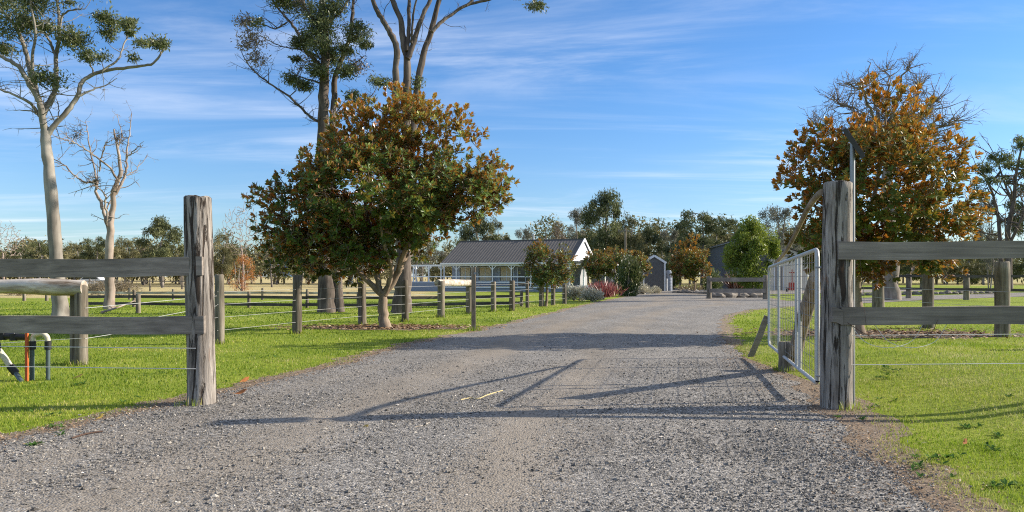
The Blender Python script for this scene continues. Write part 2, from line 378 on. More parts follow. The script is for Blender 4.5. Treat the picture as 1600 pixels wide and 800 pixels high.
def gravel_material(name='gravel_surface', scale=64):
    m, nt, b = mat_new(name)
    tc = nd(nt, 'ShaderNodeTexCoord'); at = nd(nt, 'ShaderNodeAttribute', attribute_name='tint')
    vo = nd(nt, 'ShaderNodeTexVoronoi'); vo.inputs['Scale'].default_value = scale; lk(nt, tc.outputs['Object'], vo.inputs['Vector'])
    vs = nd(nt, 'ShaderNodeSeparateColor'); lk(nt, vo.outputs['Color'], vs.inputs[0])
    stone = ramp(nt, [(0.0, (.075, .071, .065)), (0.35, (.16, .152, .138)), (0.7, (.28, .262, .235)), (1.0, (.45, .42, .37))])
    lk(nt, vs.outputs[0], stone.inputs[0])
    big = noise_at(nt, 1.1, 6, (1, .5, 1), .6)
    tan = ramp(nt, [(0.35, (.20, .172, .137)), (0.65, (.335, .292, .235))]); nf = noise_at(nt, 35, 6, (1, 1, 1), .75); lk(nt, nf.outputs[0], tan.inputs[0])
    # specks: where fines are, only some stones poke through
    ad = nd(nt, 'ShaderNodeMath', operation='MULTIPLY_ADD'); ad.inputs[1].default_value = 1.0
    lk(nt, at.outputs['Fac'], ad.inputs[0]); sm = nd(nt, 'ShaderNodeMath', operation='MULTIPLY_ADD'); sm.inputs[1].default_value = .9; sm.inputs[2].default_value = -.45
    lk(nt, vs.outputs[1], sm.inputs[0]); lk(nt, sm.outputs[0], ad.inputs[2])
    mr = nd(nt, 'ShaderNodeMapRange'); mr.inputs['From Min'].default_value = .3; mr.inputs['From Max'].default_value = .62; lk(nt, ad.outputs[0], mr.inputs[0])
    mx = nd(nt, 'ShaderNodeMixRGB'); lk(nt, mr.outputs[0], mx.inputs[0]); lk(nt, stone.outputs[0], mx.inputs[1]); lk(nt, tan.outputs[0], mx.inputs[2])
    mu = nd(nt, 'ShaderNodeMixRGB', blend_type='MULTIPLY'); mu.inputs[0].default_value = 1
    mb_ = nd(nt, 'ShaderNodeMapRange'); mb_.inputs['From Min'].default_value = .3; mb_.inputs['From Max'].default_value = .7; mb_.inputs['To Min'].default_value = .8; mb_.inputs['To Max'].default_value = 1.15
    lk(nt, big.outputs[0], mb_.inputs[0]); lk(nt, mx.outputs[0], mu.inputs[1]); lk(nt, mb_.outputs[0], mu.inputs[2])
    lk(nt, mu.outputs[0], b.inputs['Base Color']); b.inputs['Roughness'].default_value = .9; b.inputs['Specular IOR Level'].default_value = .2
    bp = nd(nt, 'ShaderNodeBump'); bp.inputs['Strength'].default_value = .8; bp.inputs['Distance'].default_value = .008
    iv = nd(nt, 'ShaderNodeMath', operation='SUBTRACT'); iv.inputs[0].default_value = 1; lk(nt, vo.outputs['Distance'], iv.inputs[1])
    lk(nt, iv.outputs[0], bp.inputs['Height']); lk(nt, bp.outputs[0], b.inputs['Normal'])
    return m
def litter_material():
    m, nt, b = mat_new('litter_and_dirt')
    n = noise_at(nt, 26, 8, (1, 1, 1), .8); r = ramp(nt, [(0.3, (.07, .05, .035)), (0.45, (.18, .13, .085)), (0.6, (.30, .23, .16)), (0.78, (.42, .34, .26))])
    lk(nt, n.outputs[0], r.inputs[0]); lk(nt, r.outputs[0], b.inputs['Base Color']); b.inputs['Roughness'].default_value = 1
    bp = nd(nt, 'ShaderNodeBump'); bp.inputs['Strength'].default_value = 1; bp.inputs['Distance'].default_value = .02
    lk(nt, n.outputs[0], bp.inputs['Height']); lk(nt, bp.outputs[0], b.inputs['Normal']); return m
def gatepost_material():
    m = wood('cracked_post', (24, 24, 2.2), GREY, 1.0); nt = m.node_tree; b = nt.nodes['Principled BSDF']
    src = b.inputs['Base Color'].links[0].from_socket
    cr = noise_at(nt, 1.0, 5, (15, 15, 1.1), .6, dist=1.6); rr = ramp(nt, [(0.40, (.16, .13, .11)), (0.47, (1, 1, 1))]); lk(nt, cr.outputs[0], rr.inputs[0])
    mu = nd(nt, 'ShaderNodeMixRGB', blend_type='MULTIPLY'); mu.inputs[0].default_value = 1; lk(nt, src, mu.inputs[1]); lk(nt, rr.outputs[0], mu.inputs[2])
    st = noise_at(nt, 1.0, 4, (5, 5, 1.4), .6, dist=.8); sr = ramp(nt, [(.60, (0, 0, 0)), (.70, (1, 1, 1))]); lk(nt, st.outputs[0], sr.inputs[0])
    mx = nd(nt, 'ShaderNodeMixRGB'); lk(nt, sr.outputs[0], mx.inputs[0]); lk(nt, mu.outputs[0], mx.inputs[1]); mx.inputs[2].default_value = (.20, .10, .055, 1)
    lk(nt, mx.outputs[0], b.inputs['Base Color'])
    bp = b.inputs['Normal'].links[0].from_node; bp.inputs['Distance'].default_value = .02
    ml = nd(nt, 'ShaderNodeMath', operation='MULTIPLY_ADD'); ml.inputs[1].default_value = 1.5; lk(nt, rr.outputs[0], ml.inputs[0]); lk(nt, bp.inputs['Height'].links[0].from_socket, ml.inputs[2]); lk(nt, ml.outputs[0], bp.inputs['Height'])
    return m
M['gatepost'] = gatepost_material()
MG, MR_, ML = ground_material(), gravel_material(), litter_material()

def sst(x, a, b):
    t = np.clip((np.asarray(x, float) - a) / (b - a), 0, 1); return t * t * (3 - 2 * t)
def gz(x, y):
    '''the right lawn rises a little beside the gate'''
    return .22 * sst(x, 3.9, 6.2) * (1 - sst(y, 11.5, 16.5)) * sst(y, -6, 0)
def build_ground():
    ys = np.concatenate([np.arange(-30, -6, 2), np.arange(-6, 18, .5), np.arange(18, 60, 1.5), np.geomspace(60, 3000, 40)]); nx = 500
    u = np.linspace(-1, 1, nx); xs = np.sign(u) * (np.abs(u) ** 2.6) * 2600
    X, Y = np.meshgrid(xs, ys)
    px = 800 + X / np.maximum(Y, 1) * FPX
    dry = np.clip((Y - 47) / 8, 0, 1) * np.clip((-X - 2 + Y * .02) / 8, 0, 1) + np.clip((Y - 95) / 40, 0, 1) * .7
    V = np.stack([X, Y, gz(X, Y)], -1).reshape(-1, 3); ny = len(ys)
    i = np.arange(ny - 1)[:, None] * nx; j = np.arange(nx - 1)[None]
    F = np.stack([i + j, i + j + 1, i + nx + j + 1, i + nx + j], -1).reshape(-1, 4)
    struct(MB().add(V, F, dry.ravel()).build('ground', MG, smooth=True, attr=True))
    ys = np.concatenate([np.arange(-8, 30, .09), np.arange(30, 90, .5)])
    l, r = edgesX(ys)
    wl = .12 + .35 * fbm(ys * .8, ys * 0, 21) + .18 * fbm(ys * 6, ys * 0, 22)
    wr = .15 + .35 * fbm(ys * .8, ys * 0, 23) + .2 * fbm(ys * 6, ys * 0, 24) + .35 * np.exp(-((ys - 10) / 3.2) ** 2)
    grid_sheet('dirt_verge', ys, l - wl, r + wr, 30, .004, ML)
    def crown(X, Y, u): return .03 * np.sin(np.pi * u)[None, :] * np.ones_like(X) + .012 * (fbm(X * 1.4, Y * 1.1, 31) - .3) * np.sin(np.pi * u)[None, :] ** .5
    grid_sheet('gravel_driveway', ys, l, r, 60, .010, MR_, fines, crown)
    # side track to the right
    ts = np.linspace(0, 1, 60)
    yy = 34 + ts * 0
    cx = np.linspace(11, 90, 60); cy = np.interp(cx, [11, 16, 24, 40, 90], [37.5, 41, 48, 60, 92]); wv = np.interp(cx, [11, 24, 90], [3.2, 3.0, 4.0])
    nx2 = 8; uu = np.linspace(-1, 1, nx2)
    X = cx[:, None] + uu * 0; Yv = cy[:, None] + uu * wv[:, None]
    V = np.stack([X, Yv, X * 0 + .014], -1).reshape(-1, 3); i = np.arange(59)[:, None] * nx2; j = np.arange(nx2 - 1)[None]
    F = np.stack([i + j, i + nx2 + j, i + nx2 + j + 1, i + j + 1], -1).reshape(-1, 4)
    struct(MB().add(V, F, .35).build('gravel_side_track', MR_, attr=True))
    # bare forecourt by the sheds
    a = np.array([(9, 62), (12, 76), (34, 84), (44, 78), (30, 66), (20, 60)], float)
    V = np.c_[a, np.full(len(a), .018)]
    struct(MB().add(V, [tuple(range(len(a)))][::-1]).build('gravel_forecourt', MR_, attr=True))
build_ground()

def stones():
    """loose gravel: real stones where the camera can tell them apart"""
    pts = []
    for (y0, y1, dens) in ((3.6, 6.5, 2500), (6.5, 9, 1600), (9, 12.5, 800), (12.5, 18, 230)):
        xl, xr = -6, 4.8; n = int((y1 - y0) * (xr - xl) * dens)
        x = rng.uniform(xl, xr, n); y = rng.uniform(y0, y1, n); l, r = edgesX(y)
        f = fines(x, y); e = np.minimum(x - l, r - x)
        keep = (rng.random(n) < (1 - .95 * f)) & (e > -.45 * rng.random(n) ** 2.5) & (np.abs(x) < y * .72 + .5)
        clump = fbm(x * 2.2, y * 2.2, 41); keep &= rng.random(n) < (.45 + 1.1 * (clump - .2))
        pts.append(np.c_[x, y][keep])
    p = np.concatenate(pts); n = len(p)
    oc = np.array([(1, 0, 0), (0, 1, 0), (-1, 0, 0), (0, -1, 0), (0, 0, 1), (0, 0, -1)], float)
    fc = np.array([(0, 1, 4), (1, 2, 4), (2, 3, 4), (3, 0, 4), (1, 0, 5), (2, 1, 5), (3, 2, 5), (0, 3, 5)])
    s = rng.uniform(.0045, .0098, n) * (1 + .9 * (rng.random(n) < .06))
    ang = rng.uniform(0, 6.28, n); V = np.repeat(oc[None], n, 0) * rng.uniform(.6, 1.25, (n, 6, 1)) + rng.normal(0, .2, (n, 6, 3))
    V = V * np.stack([s * rng.uniform(.8, 1.5, n), s * rng.uniform(.7, 1.1, n), s * rng.uniform(.5, .9, n)], -1)[:, None]
    ca, sa = np.cos(ang)[:, None], np.sin(ang)[:, None]
    X = V[..., 0] * ca - V[..., 1] * sa; Y = V[..., 0] * sa + V[..., 1] * ca
    l, r = edgesX(p[:, 1]); u = np.clip((p[:, 0] - l) / (r - l), 0, 1)
    z = .012 + .03 * np.sin(np.pi * u) + s * .3
    V = np.stack([X + p[:, :1], Y + p[:, 1:], V[..., 2] + z[:, None]], -1).reshape(-1, 3)
    F = (fc[None] + (np.arange(n) * 6)[:, None, None]).reshape(-1, 3)
    t = np.repeat(np.clip(rng.normal(.42, .22, n), 0, 1), 6)
    mt = tint_mat('gravel_stones', [(0, (.065, .06, .053)), (.35, (.165, .153, .134)), (.65, (.30, .277, .24)), (.88, (.45, .412, .352)), (1, (.65, .59, .51))], .85, .25)
    o = MB().add(V, F, t).build('loose_gravel', mt, attr=True)
    tag(o, 'loose grey crushed gravel lying over the driveway', 'gravel', kind='stuff')
stones()

# ------------------------------------------------------------------ grass
def blades(p, h, w, tint, lean=.5):
    n = len(p); a = rng.uniform(0, 6.28, n); d = np.stack([np.cos(a), np.sin(a)], -1)
    b = rng.uniform(0, 6.28, n); ln = (np.stack([np.cos(b), np.sin(b)], -1)) * (h * lean * rng.uniform(.2, 1.6, n))[:, None]
    z0 = np.zeros(n)
    A = np.c_[p - d * w[:, None] / 2, z0]; B = np.c_[p + d * w[:, None] / 2, z0]
    Mi = np.c_[p + ln * .4, h * .6]; M1 = Mi + np.c_[d * w[:, None] * .4, z0]; M0 = Mi - np.c_[d * w[:, None] * .4, z0]
    T = np.c_[p + ln, h]
    V = np.stack([A, B, M1, T, M0], 1).reshape(-1, 3)
    k = (np.arange(n) * 5)[:, None]
    F4 = np.concatenate([k + np.array([[0, 1, 2, 4]]), k + np.array([[4, 2, 3, 3]])])
    return V, F4, np.repeat(tint, 5)
def grass():
    mb = MB()
    for (y0, y1, xl, xr, dens, hh, ww) in ((3.5, 6.5, -7, 8, 3400, .034, .0045), (6.5, 10, -9, 10, 1500, .036, .006), (10, 15, -12, 13, 620, .04, .008),
                                           (15, 24, -19, 19, 230, .045, .013), (24, 42, -30, 32, 60, .055, .024)):
        n = int((y1 - y0) * (xr - xl) * dens); x = rng.uniform(xl, xr, n); y = rng.uniform(y0, y1, n); l, r = edgesX(y)
        e = np.maximum(l - x, x - r); th = .08 + .55 * fbm(x * 1.6, y * 1.6, 51) + np.where(x > 0, .35 * np.exp(-((y - 10) / 3) ** 2), 0) - .12
        keep = (e > th * rng.uniform(.45, 1.1, n)) & (np.abs(x) < y * .70 + .6)
        # bare mulch rings under the two magnolias
        for (mx, my, rx, ry) in ((-3.4, 20.9, 2.3, 1.0), (9.2, 18.6, 3.0, 1.3)):
            keep &= ~((((x - mx) / rx) ** 2 + ((y - my) / ry) ** 2) < 0.6 + .6 * vn(x * 3, y * 3, 9))
        side = (x > 16) & (y > 36); keep &= ~side
        patch = fbm(x * .8, y * .8, 52); keep &= rng.random(n) < (.4 + 1.2 * patch)
        x, y, patch = x[keep], y[keep], patch[keep]; n = len(x); e = e[keep]
        tall = fbm(x * 2.6, y * 2.6, 53)
        h = hh * rng.uniform(.5, 1.25, n) * (.6 + 1.0 * tall); h *= np.clip(.5 + e * 1.2, .5, 1)
        t = np.clip(rng.normal(.40, .19, n) + (fbm(x * .55, y * .55, 54) - .5) * 1.3 + np.where(vn(x * 1.9 + 4, y * 2.6, 57) > .74, .22, 0) + np.where(e < .6, .28 * (1 - e / .6), 0) + np.where(x > 0, .10 + .12 * vn(x * .7, y * .7, 58), -.10), 0, 1)
        V, F, T = blades(np.c_[x, y], h * .78, np.full(n, ww), t); V = V.reshape(n, 5, 3); V[:, :, 2] += gz(x, y)[:, None]; mb.add(V.reshape(-1, 3), F, T)
    posts = [(316, 632, .17), (1306, 637, .18), (122, 570, .12), (1229, 580, .13)] + [(a, b, .12) for a, b in ((343, 537), (464, 521), (566, 509), (633, 503), (689, 496), (733, 490), (771, 487), (800, 486), (740, 517), (1450, 513), (1566, 526), (1372, 496))]
    for (px, py, rr) in posts:
        c = G(px, py); n = 150 if c[1] < 14 else 70; a = rng.uniform(0, 6.28, n); q = rr + np.abs(rng.normal(0, .05, n))
        p = np.c_[c[0] + np.cos(a) * q, c[1] + np.sin(a) * q]
        if px in (316, 1306): p = p[(p[:, 0] - c[0]) * (1 if px > 800 else -1) > -.06]; n = len(p)
        V, F, T = blades(p, rng.uniform(.03, .12, n) * (1 if c[1] < 14 else 1.3), np.full(n, .006 if c[1] < 14 else .014), np.clip(rng.normal(.5, .25, n), 0, 1), .35); mb.add(V, F, T)
    gm = leaf_mat('grass_blades', [(0, (.06, .11, .014)), (.3, (.15, .23, .022)), (.55, (.28, .35, .035)), (.78, (.42, .39, .09)), (1, (.55, .46, .24))],
                  None, (.30, .45, .03), .35, .6, .04)
    tag(mb.build('grass', gm, attr=True), 'short green lawn grass along both sides of the driveway', 'grass', kind='stuff')
grass()

# broad-leaf weeds, leaf litter
def litter():
    mb = MB()
    def flat(p, L, Wd, tint, lift=.012):
        n = len(p); a = rng.uniform(0, 6.28, n); d = np.c_[np.cos(a), np.sin(a), rng.uniform(-.3, .5, n)]; s = np.c_[-np.sin(a), np.cos(a), rng.uniform(-.5, .5, n)]
        c = np.c_[p, np.full(n, 0.0) + lift + L * .25]
        V = np.stack([c - d * L[:, None] / 2, c + s * Wd[:, None] / 2, c + d * L[:, None] / 2, c - s * Wd[:, None] / 2], 1).reshape(-1, 3)
        F = (np.arange(n) * 4)[:, None] + np.array([[0, 1, 2, 3]]); mb.add(V, F, np.repeat(tint, 4))
    n = 16000; y = rng.uniform(3.8, 17, n) ; l, r = edgesX(y); side = rng.random(n) < .45
    off = np.abs(rng.normal(0, .22, n)) * np.where(side, 1, 1 + 1.8 * np.exp(-((y - 9.5) / 3) ** 2)); sg = np.where(rng.random(n) < .6, 1, -1)
    x = np.where(side, l - off * sg, r + off * sg)
    flat(np.c_[x, y], rng.uniform(.012, .05, n), rng.uniform(.003, .014, n), np.clip(rng.normal(.5, .25, n), 0, 1), .008)
    n = 2600
    for (mx, my, rx, ry) in ((-3.4, 20.9, 2.2, .9), (9.2, 18.6, 3.0, 1.3)):
        p = np.c_[rng.normal(mx, rx * .55, n), rng.normal(my, ry * .55, n)]; flat(p, rng.uniform(.05, .16, n), rng.uniform(.02, .06, n), np.clip(rng.normal(.45, .25, n), 0, 1))
    mt = tint_mat('dead_leaf', [(0, (.06, .04, .028)), (.4, (.22, .13, .07)), (.7, (.40, .26, .14)), (1, (.55, .45, .33))])
    tag(mb.build('leaf_litter', mt, attr=True), 'brown leaf litter and bark flakes along the gravel edges', 'leaf litter', kind='stuff')
litter()
def weeds():
    mb = MB(); r = np.random.default_rng(5)
    spots = [(1385, 600), (1400, 598), (1355, 640), (1378, 632), (1450, 735), (1466, 720), (1480, 716), (1430, 745), (1540, 705), (1570, 690), (1380, 590), (1328, 655), (1290, 560), (250, 585), (135, 600), (60, 650),
             (330, 600), (30, 700), (420, 560), (1560, 760), (1500, 668), (1590, 640), (200, 628), (90, 672)]
    for (px, py) in spots:
        b = G(px, py)
        for k in range(int(r.integers(2, 5))):
            c = b + np.array((r.normal(0, .09), r.normal(0, .12), .01)); c[2] += float(gz(c[0], c[1])); n = int(r.integers(9, 16)); a = r.uniform(0, 6.28, n)
            d = nrm(np.c_[np.cos(a), np.sin(a), r.uniform(.25, .9, n)]); nv = nrm(np.array((0, 0, 1.)) - d * d[:, 2:]); L = r.uniform(.03, .075, n)
            V, F = leaves5(np.repeat(c[None], n, 0), d, nv, L, L * .36, .1); mb.add(V, F, np.repeat(r.random(n), 5))
    tag(mb.build('weed', leaf_mat('weed_leaf', [(0, (.04, .09, .02)), (1, (.12, .22, .05))], None, (.2, .4, .05), .3, .5, .1), attr=True), 'small broad-leaved weeds scattered through the lawn', 'weeds', kind='stuff')
def mulch(name, cx, cy, rx, ry):
    a = np.linspace(0, 6.283, 60, endpoint=False); k = .8 + .45 * vn(a * 3, a * 0, 61)
    V = [(cx, cy, .016)] + [(cx + rx * q * math.cos(t), cy + ry * q * math.sin(t), .004) for t, q in zip(a, k)]
    F = [(0, i + 1, (i + 1) % 60 + 1) for i in range(60)]
    return struct(MB().add(V, F).build(name, ML))
weeds_later = True
mulch('bare_soil', -3.4, 20.9, 2.1, .85); mulch('bare_soil', 9.2, 18.6, 2.9, 1.2)

# ------------------------------------------------------------------ trees
def catmull(pts, n=5):
    P_ = np.asarray(pts, float); out = []
    Q = np.vstack([2 * P_[0] - P_[1], P_, 2 * P_[-1] - P_[-2]])
    for i in range(1, len(Q) - 2):
        for t in np.linspace(0, 1, n, endpoint=False):
            a, b, c, d = Q[i - 1], Q[i], Q[i + 1], Q[i + 2]
            out.append(.5 * ((2 * b) + (c - a) * t + (2 * a - 5 * b + 4 * c - d) * t * t + (3 * b - a - 3 * c + d) * t ** 3))
    out.append(P_[-1]); return np.array(out)
class Skel:
    def __init__(s, seed): s.mb = MB(); s.pos = []; s.rad = []; s.r = np.random.default_rng(seed); s.tips = []
    def limb(s, pts, r0, r1, sides=8, n=4, wob=0.0, nodes=True, flare=0.0):
        p = catmull(pts, n); k = len(p); t = np.linspace(0, 1, k)
        if wob: p[1:-1] += s.r.normal(0, wob, (k - 2, 3))
        rad = r0 * (1 - t) ** .9 + r1 * (1 - (1 - t) ** .9)
        if flare: rad *= 1 + flare * np.exp(-t * 14)
        rad *= 1 + s.r.normal(0, .05, k)
        s.mb.tube(p, rad, sides)
        if nodes:
            s.pos += list(p); s.rad += list(rad)
        return p, rad
    def reach(s, target, rmin=.006, sag=.1, sides=5, rk=.011, down=2.0):
        Pn = np.array(s.pos); d = Pn - target; dist = np.linalg.norm(d, axis=1)
        cost = dist + down * np.clip(d[:, 2], 0, None)
        i = int(np.argmin(cost)); a = Pn[i]; L = dist[i]
        r0 = min(s.rad[i] * .72, rmin + rk * L + .004)
        mid = (a + target) / 2 + s.r.normal(0, .09 * L, 3) - np.array((0, 0, sag * L))
        return s.limb([a, mid, target], r0, max(rmin, r0 * .4), sides, 3)
def in_ellipsoids(E, n, r, shell=.35):
    """points inside a union of ellipsoids, more of them near the skin"""
    vol = np.array([e[3] * e[4] * e[5] for e in E]); k = r.choice(len(E), n, p=vol / vol.sum()) if len(E) > 1 else np.zeros(n, int)
    E = np.array(E, float); d = nrm(r.normal(size=(n, 3))); rr = (shell + (1 - shell) * r.random(n)) ** (1 / 2.0)
    return E[k, :3] + d * rr[:, None] * E[k, 3:6]
def ell_px(lst, Y, depth=.9):
    out = []
    for e in lst:
        px, py, rx, ry = e[:4]; dy = e[4] if len(e) > 4 else 0
        c = P(px, py, Y + dy); out.append((c[0], c[1], c[2], rx * Y / FPX, rx * Y / FPX * depth, ry * Y / FPX))
    return out

def leaves5(base, d, nv, L, Wd, fold=.12):
    """leaf with a folded midrib; base, direction, upper-side normal"""
    s = nrm(np.cross(d, nv)); m = base + d * (L * .58)[:, None] - nv * (Wd * fold)[:, None]
    V = np.stack([base, base + d * (L * .60)[:, None] - s * (Wd / 2)[:, None] , m, base + d * (L * .60)[:, None] + s * (Wd / 2)[:, None],
                  base + d * L[:, None] - nv * (L * .10)[:, None]], 1)
    k = (np.arange(len(base)) * 5)[:, None]
    F = np.concatenate([k + np.array([[0, 2, 1]]), k + np.array([[0, 3, 2]]), k + np.array([[1, 2, 4]]), k + np.array([[2, 3, 4]])])
    return V.reshape(-1, 3), F
def leaves4(base, d, nv, L, Wd):
    s = nrm(np.cross(d, nv)); m = base + d * (L * .45)[:, None]
    V = np.stack([base, m + s * (Wd / 2)[:, None], base + d * L[:, None], m - s * (Wd / 2)[:, None]], 1)
    return V.reshape(-1, 3), (np.arange(len(base)) * 4)[:, None] + np.array([[0, 1, 2, 3]])

def rosettes(mb, pos, out, r, lsize=.17, nl=9, upright=.5, tintbias=None):
    """magnolia shoots: leaves round a stem tip, upper sides facing the stem"""
    n = len(pos); ax = nrm(out); a = np.where(np.abs(ax[:, 2:]) < .9, [[0, 0, 1.]], [[1., 0, 0]])
    e1 = nrm(np.cross(ax, a)); e2 = np.cross(ax, e1)
    zr = (pos[:, 2] - 1.5) / 4.5
    tight = np.where(r.random(n) < np.clip(-.05 + .55 * zr, .04, .5), .46, 1.0)
    for k in range(nl):
        t = k / nl; phi = k * 2.4 + r.uniform(0, .6, n)
        tilt = np.radians(np.interp(t, [0, 1], [78, 18])) * (1.15 - .4 * upright) * tight + r.normal(0, .14, n)
        rad = e1 * np.cos(phi)[:, None] + e2 * np.sin(phi)[:, None]
        d = ax * np.cos(tilt)[:, None] + rad * np.sin(tilt)[:, None]
        d[:, 2] -= .12 * (1 - t); d = nrm(d)
        nv = nrm(ax * np.sin(tilt)[:, None] - rad * np.cos(tilt)[:, None]); nv = nrm(nv - d * np.sum(nv * d, 1)[:, None])
        L = lsize * r.uniform(.72, 1.2, n) * (1 - .25 * t); b = pos + ax * (t * lsize * .55 - lsize * .3)[:, None] if not np.isscalar(t) else pos + ax * (t * lsize * .5 - lsize * .25)
        V, F = leaves5(b, d, nv, L, L * r.uniform(.42, .54, n)); tt = np.clip(r.normal(.5, .17, n) + (np.clip(zr, -.5, 1.2) - .42) * .46 + np.where(tight < 1, .14, 0) + (tintbias if tintbias is not None else 0), 0, 1)
        mb.add(V, F, np.repeat(tt, 5))

MAG = leaf_mat('magnolia_leaf', [(0, (.03, .065, .016)), (.45, (.065, .135, .024)), (.8, (.13, .215, .03)), (1, (.27, .30, .045))],
               [(0, (.06, .075, .02)), (.36, (.11, .10, .03)), (.48, (.42, .115, .022)), (.8, (.64, .20, .032)), (1, (.56, .27, .05))], (.60, .34, .05), .27, .38, .45)
MAG2 = leaf_mat('magnolia_leaf_golden', [(0, (.04, .075, .016)), (.5, (.08, .14, .022)), (1, (.22, .24, .035))],
                [(0, (.08, .08, .02)), (.35, (.20, .11, .025)), (.5, (.40, .13, .022)), (.8, (.62, .20, .028)), (1, (.56, .28, .05))], (.62, .30, .04), .28, .4, .3)

def magnolia(name, base, limbs, E, ncl, nper, label, Y, seed, mat, lsize=.17, spread=.42, trunk_r=.12, nl=9, up=.6, top_rust=.0):
    t = thing(name, base, label, 'tree'); s = Skel(seed)
    for (pts, r0, r1) in limbs: s.limb([P(*q) for q in pts], r0, r1, 10, 5, .008, flare=.25 if pts[0] == limbs[0][0][0] else 0)
    cl = in_ellipsoids(E, ncl, s.r, .25); c0 = np.array([base[0], base[1], P(0, limbs[0][0][-1][1], Y)[2]])
    cl = cl[np.argsort(np.linalg.norm(cl - c0, axis=1))]
    mbL = MB(); cen = np.mean([e[:3] for e in E], axis=0)
    for c in cl:
        s.reach(c, .008, .04, 5, .012)
        out0 = nrm(c - cen + np.array((0, 0, .4)))
        o = s.r.normal(0, 1, (nper, 3)); o = nrm(o) * (s.r.random((nper, 1)) ** .5) * spread + out0 * spread * .35
        p = c + o
        ax = nrm(o * 1.2 + out0 * spread * .8 + np.array((0, 0, 1)) * spread * (1.0 + .4 * s.r.random((nper, 1))) + s.r.normal(0, .12, (nper, 3)))
        for q in p[: max(2, nper // 2)]: s.mb.tube([c, (c + q) / 2 + s.r.normal(0, .02, 3), q], [.008, .006, .004], 4, False)
        rosettes(mbL, p, ax, s.r, lsize, nl, up, s.r.normal(0, .12))
    s.mb.build('trunk', M['mag_bark'], t, True)
    mbL.build('crown', mat, t, attr=True)
    return t
YM = 20.7
magnolia('magnolia_tree', G(600, 513), [
    ([(602, 514, YM), (598, 485, YM), (598, 458, YM)], .15, .11),
    ([(598, 462, YM), (575, 440, YM), (556, 422, YM + .1), (520, 395, YM - .2), (480, 365, YM)], .085, .03),
    ([(598, 462, YM), (590, 440, YM), (588, 400, YM + .3), (575, 340, YM + .4), (560, 270, YM)], .085, .025),
    ([(600, 460, YM), (620, 430, YM), (632, 395, YM - .2), (655, 360, YM - .3), (700, 325, YM), (760, 300, YM)], .10, .025),
    ([(600, 458, YM), (628, 415, YM + .2), (640, 370, YM + .5), (640, 300, YM + .5), (645, 210, YM)], .09, .02),
    ([(600, 462, YM), (612, 425, YM - .3), (600, 380, YM - .9), (590, 320, YM - 1.5)], .07, .02)],
    ell_px([(590, 300, 130, 92), (488, 340, 72, 70), (716, 280, 86, 54), (645, 208, 56, 58), (568, 228, 62, 58), (432, 322, 26, 30), (515, 385, 88, 42),
            (774, 300, 34, 24), (750, 280, 34, 26), (695, 232, 46, 42), (655, 312, 80, 34), (570, 380, 60, 32), (478, 390, 58, 36), (640, 160, 18, 20), (735, 312, 44, 24),
            (715, 182, 18, 18)], YM, 1.0),
    410, 13, 'broad magnolia with rust-backed leaves beside the driveway, left of centre', YM, 3, MAG, .162, .42, nl=11)
YR = 18.2
magnolia('magnolia_tree', G(1340, 520), [
    ([(1340, 521, YR), (1338, 470, YR), (1337, 425, YR)], .16, .11),
    ([(1337, 430, YR), (1320, 395, YR), (1290, 350, YR), (1260, 300, YR)], .07, .02),
    ([(1337, 428, YR), (1365, 395, YR), (1420, 370, YR), (1480, 350, YR)], .07, .02),
    ([(1337, 428, YR), (1345, 370, YR), (1370, 290, YR), (1385, 180, YR)], .08, .02),
    ([(1337, 428, YR), (1350, 380, YR + .6), (1400, 310, YR + 1), (1440, 250, YR + .8)], .06, .02)],
    ell_px([(1375, 300, 105, 95), (1385, 205, 58, 52), (1275, 275, 62, 52), (1450, 325, 68, 55), (1240, 318, 34, 28), (1335, 365, 80, 42), (1480, 345, 44, 34),
            (1400, 392, 85, 36), (1310, 238, 55, 42), (1470, 395, 40, 25), (1290, 380, 45, 35), (1230, 290, 26, 16), (1440, 245, 46, 40), (1370, 160, 22, 20)], YR - .6, 1.3),
    235, 11, 'tall golden-brown magnolia standing behind the right gate post', YR, 5, MAG2, .168, .36, up=.75, nl=10)

def gum_leaves(mb, c, rad, n, r, L=.12, droop=.5, tb=0):
    d0 = nrm(r.normal(size=(n, 3))); p = c + d0 * (r.random((n, 1)) ** .45) * rad
    d = nrm(r.normal(size=(n, 3)) + np.array((0, 0, -droop))); nv = nrm(r.normal(size=(n, 3)) + np.array((.0, 0, .6)))
    nv = nrm(nv - d * np.sum(nv * d, 1)[:, None]); LL = L * r.uniform(.6, 1.3, n)
    V, F = leaves4(p, d, nv, LL, LL * r.uniform(.22, .36, n)); mb.add(V, F, np.repeat(np.clip(r.normal(.5 + tb, .2, n), 0, 1), 4))
GUM = leaf_mat('gum_leaf', [(0, (.055, .07, .035)), (.5, (.125, .15, .068)), (1, (.26, .27, .13))], None, (.25, .3, .08), .28, .5, .08)
GUMD = leaf_mat('dry_leaf', [(0, (.14, .10, .07)), (.5, (.25, .2, .15)), (1, (.4, .33, .26))], None, (.3, .22, .12), .25, .6, .1)

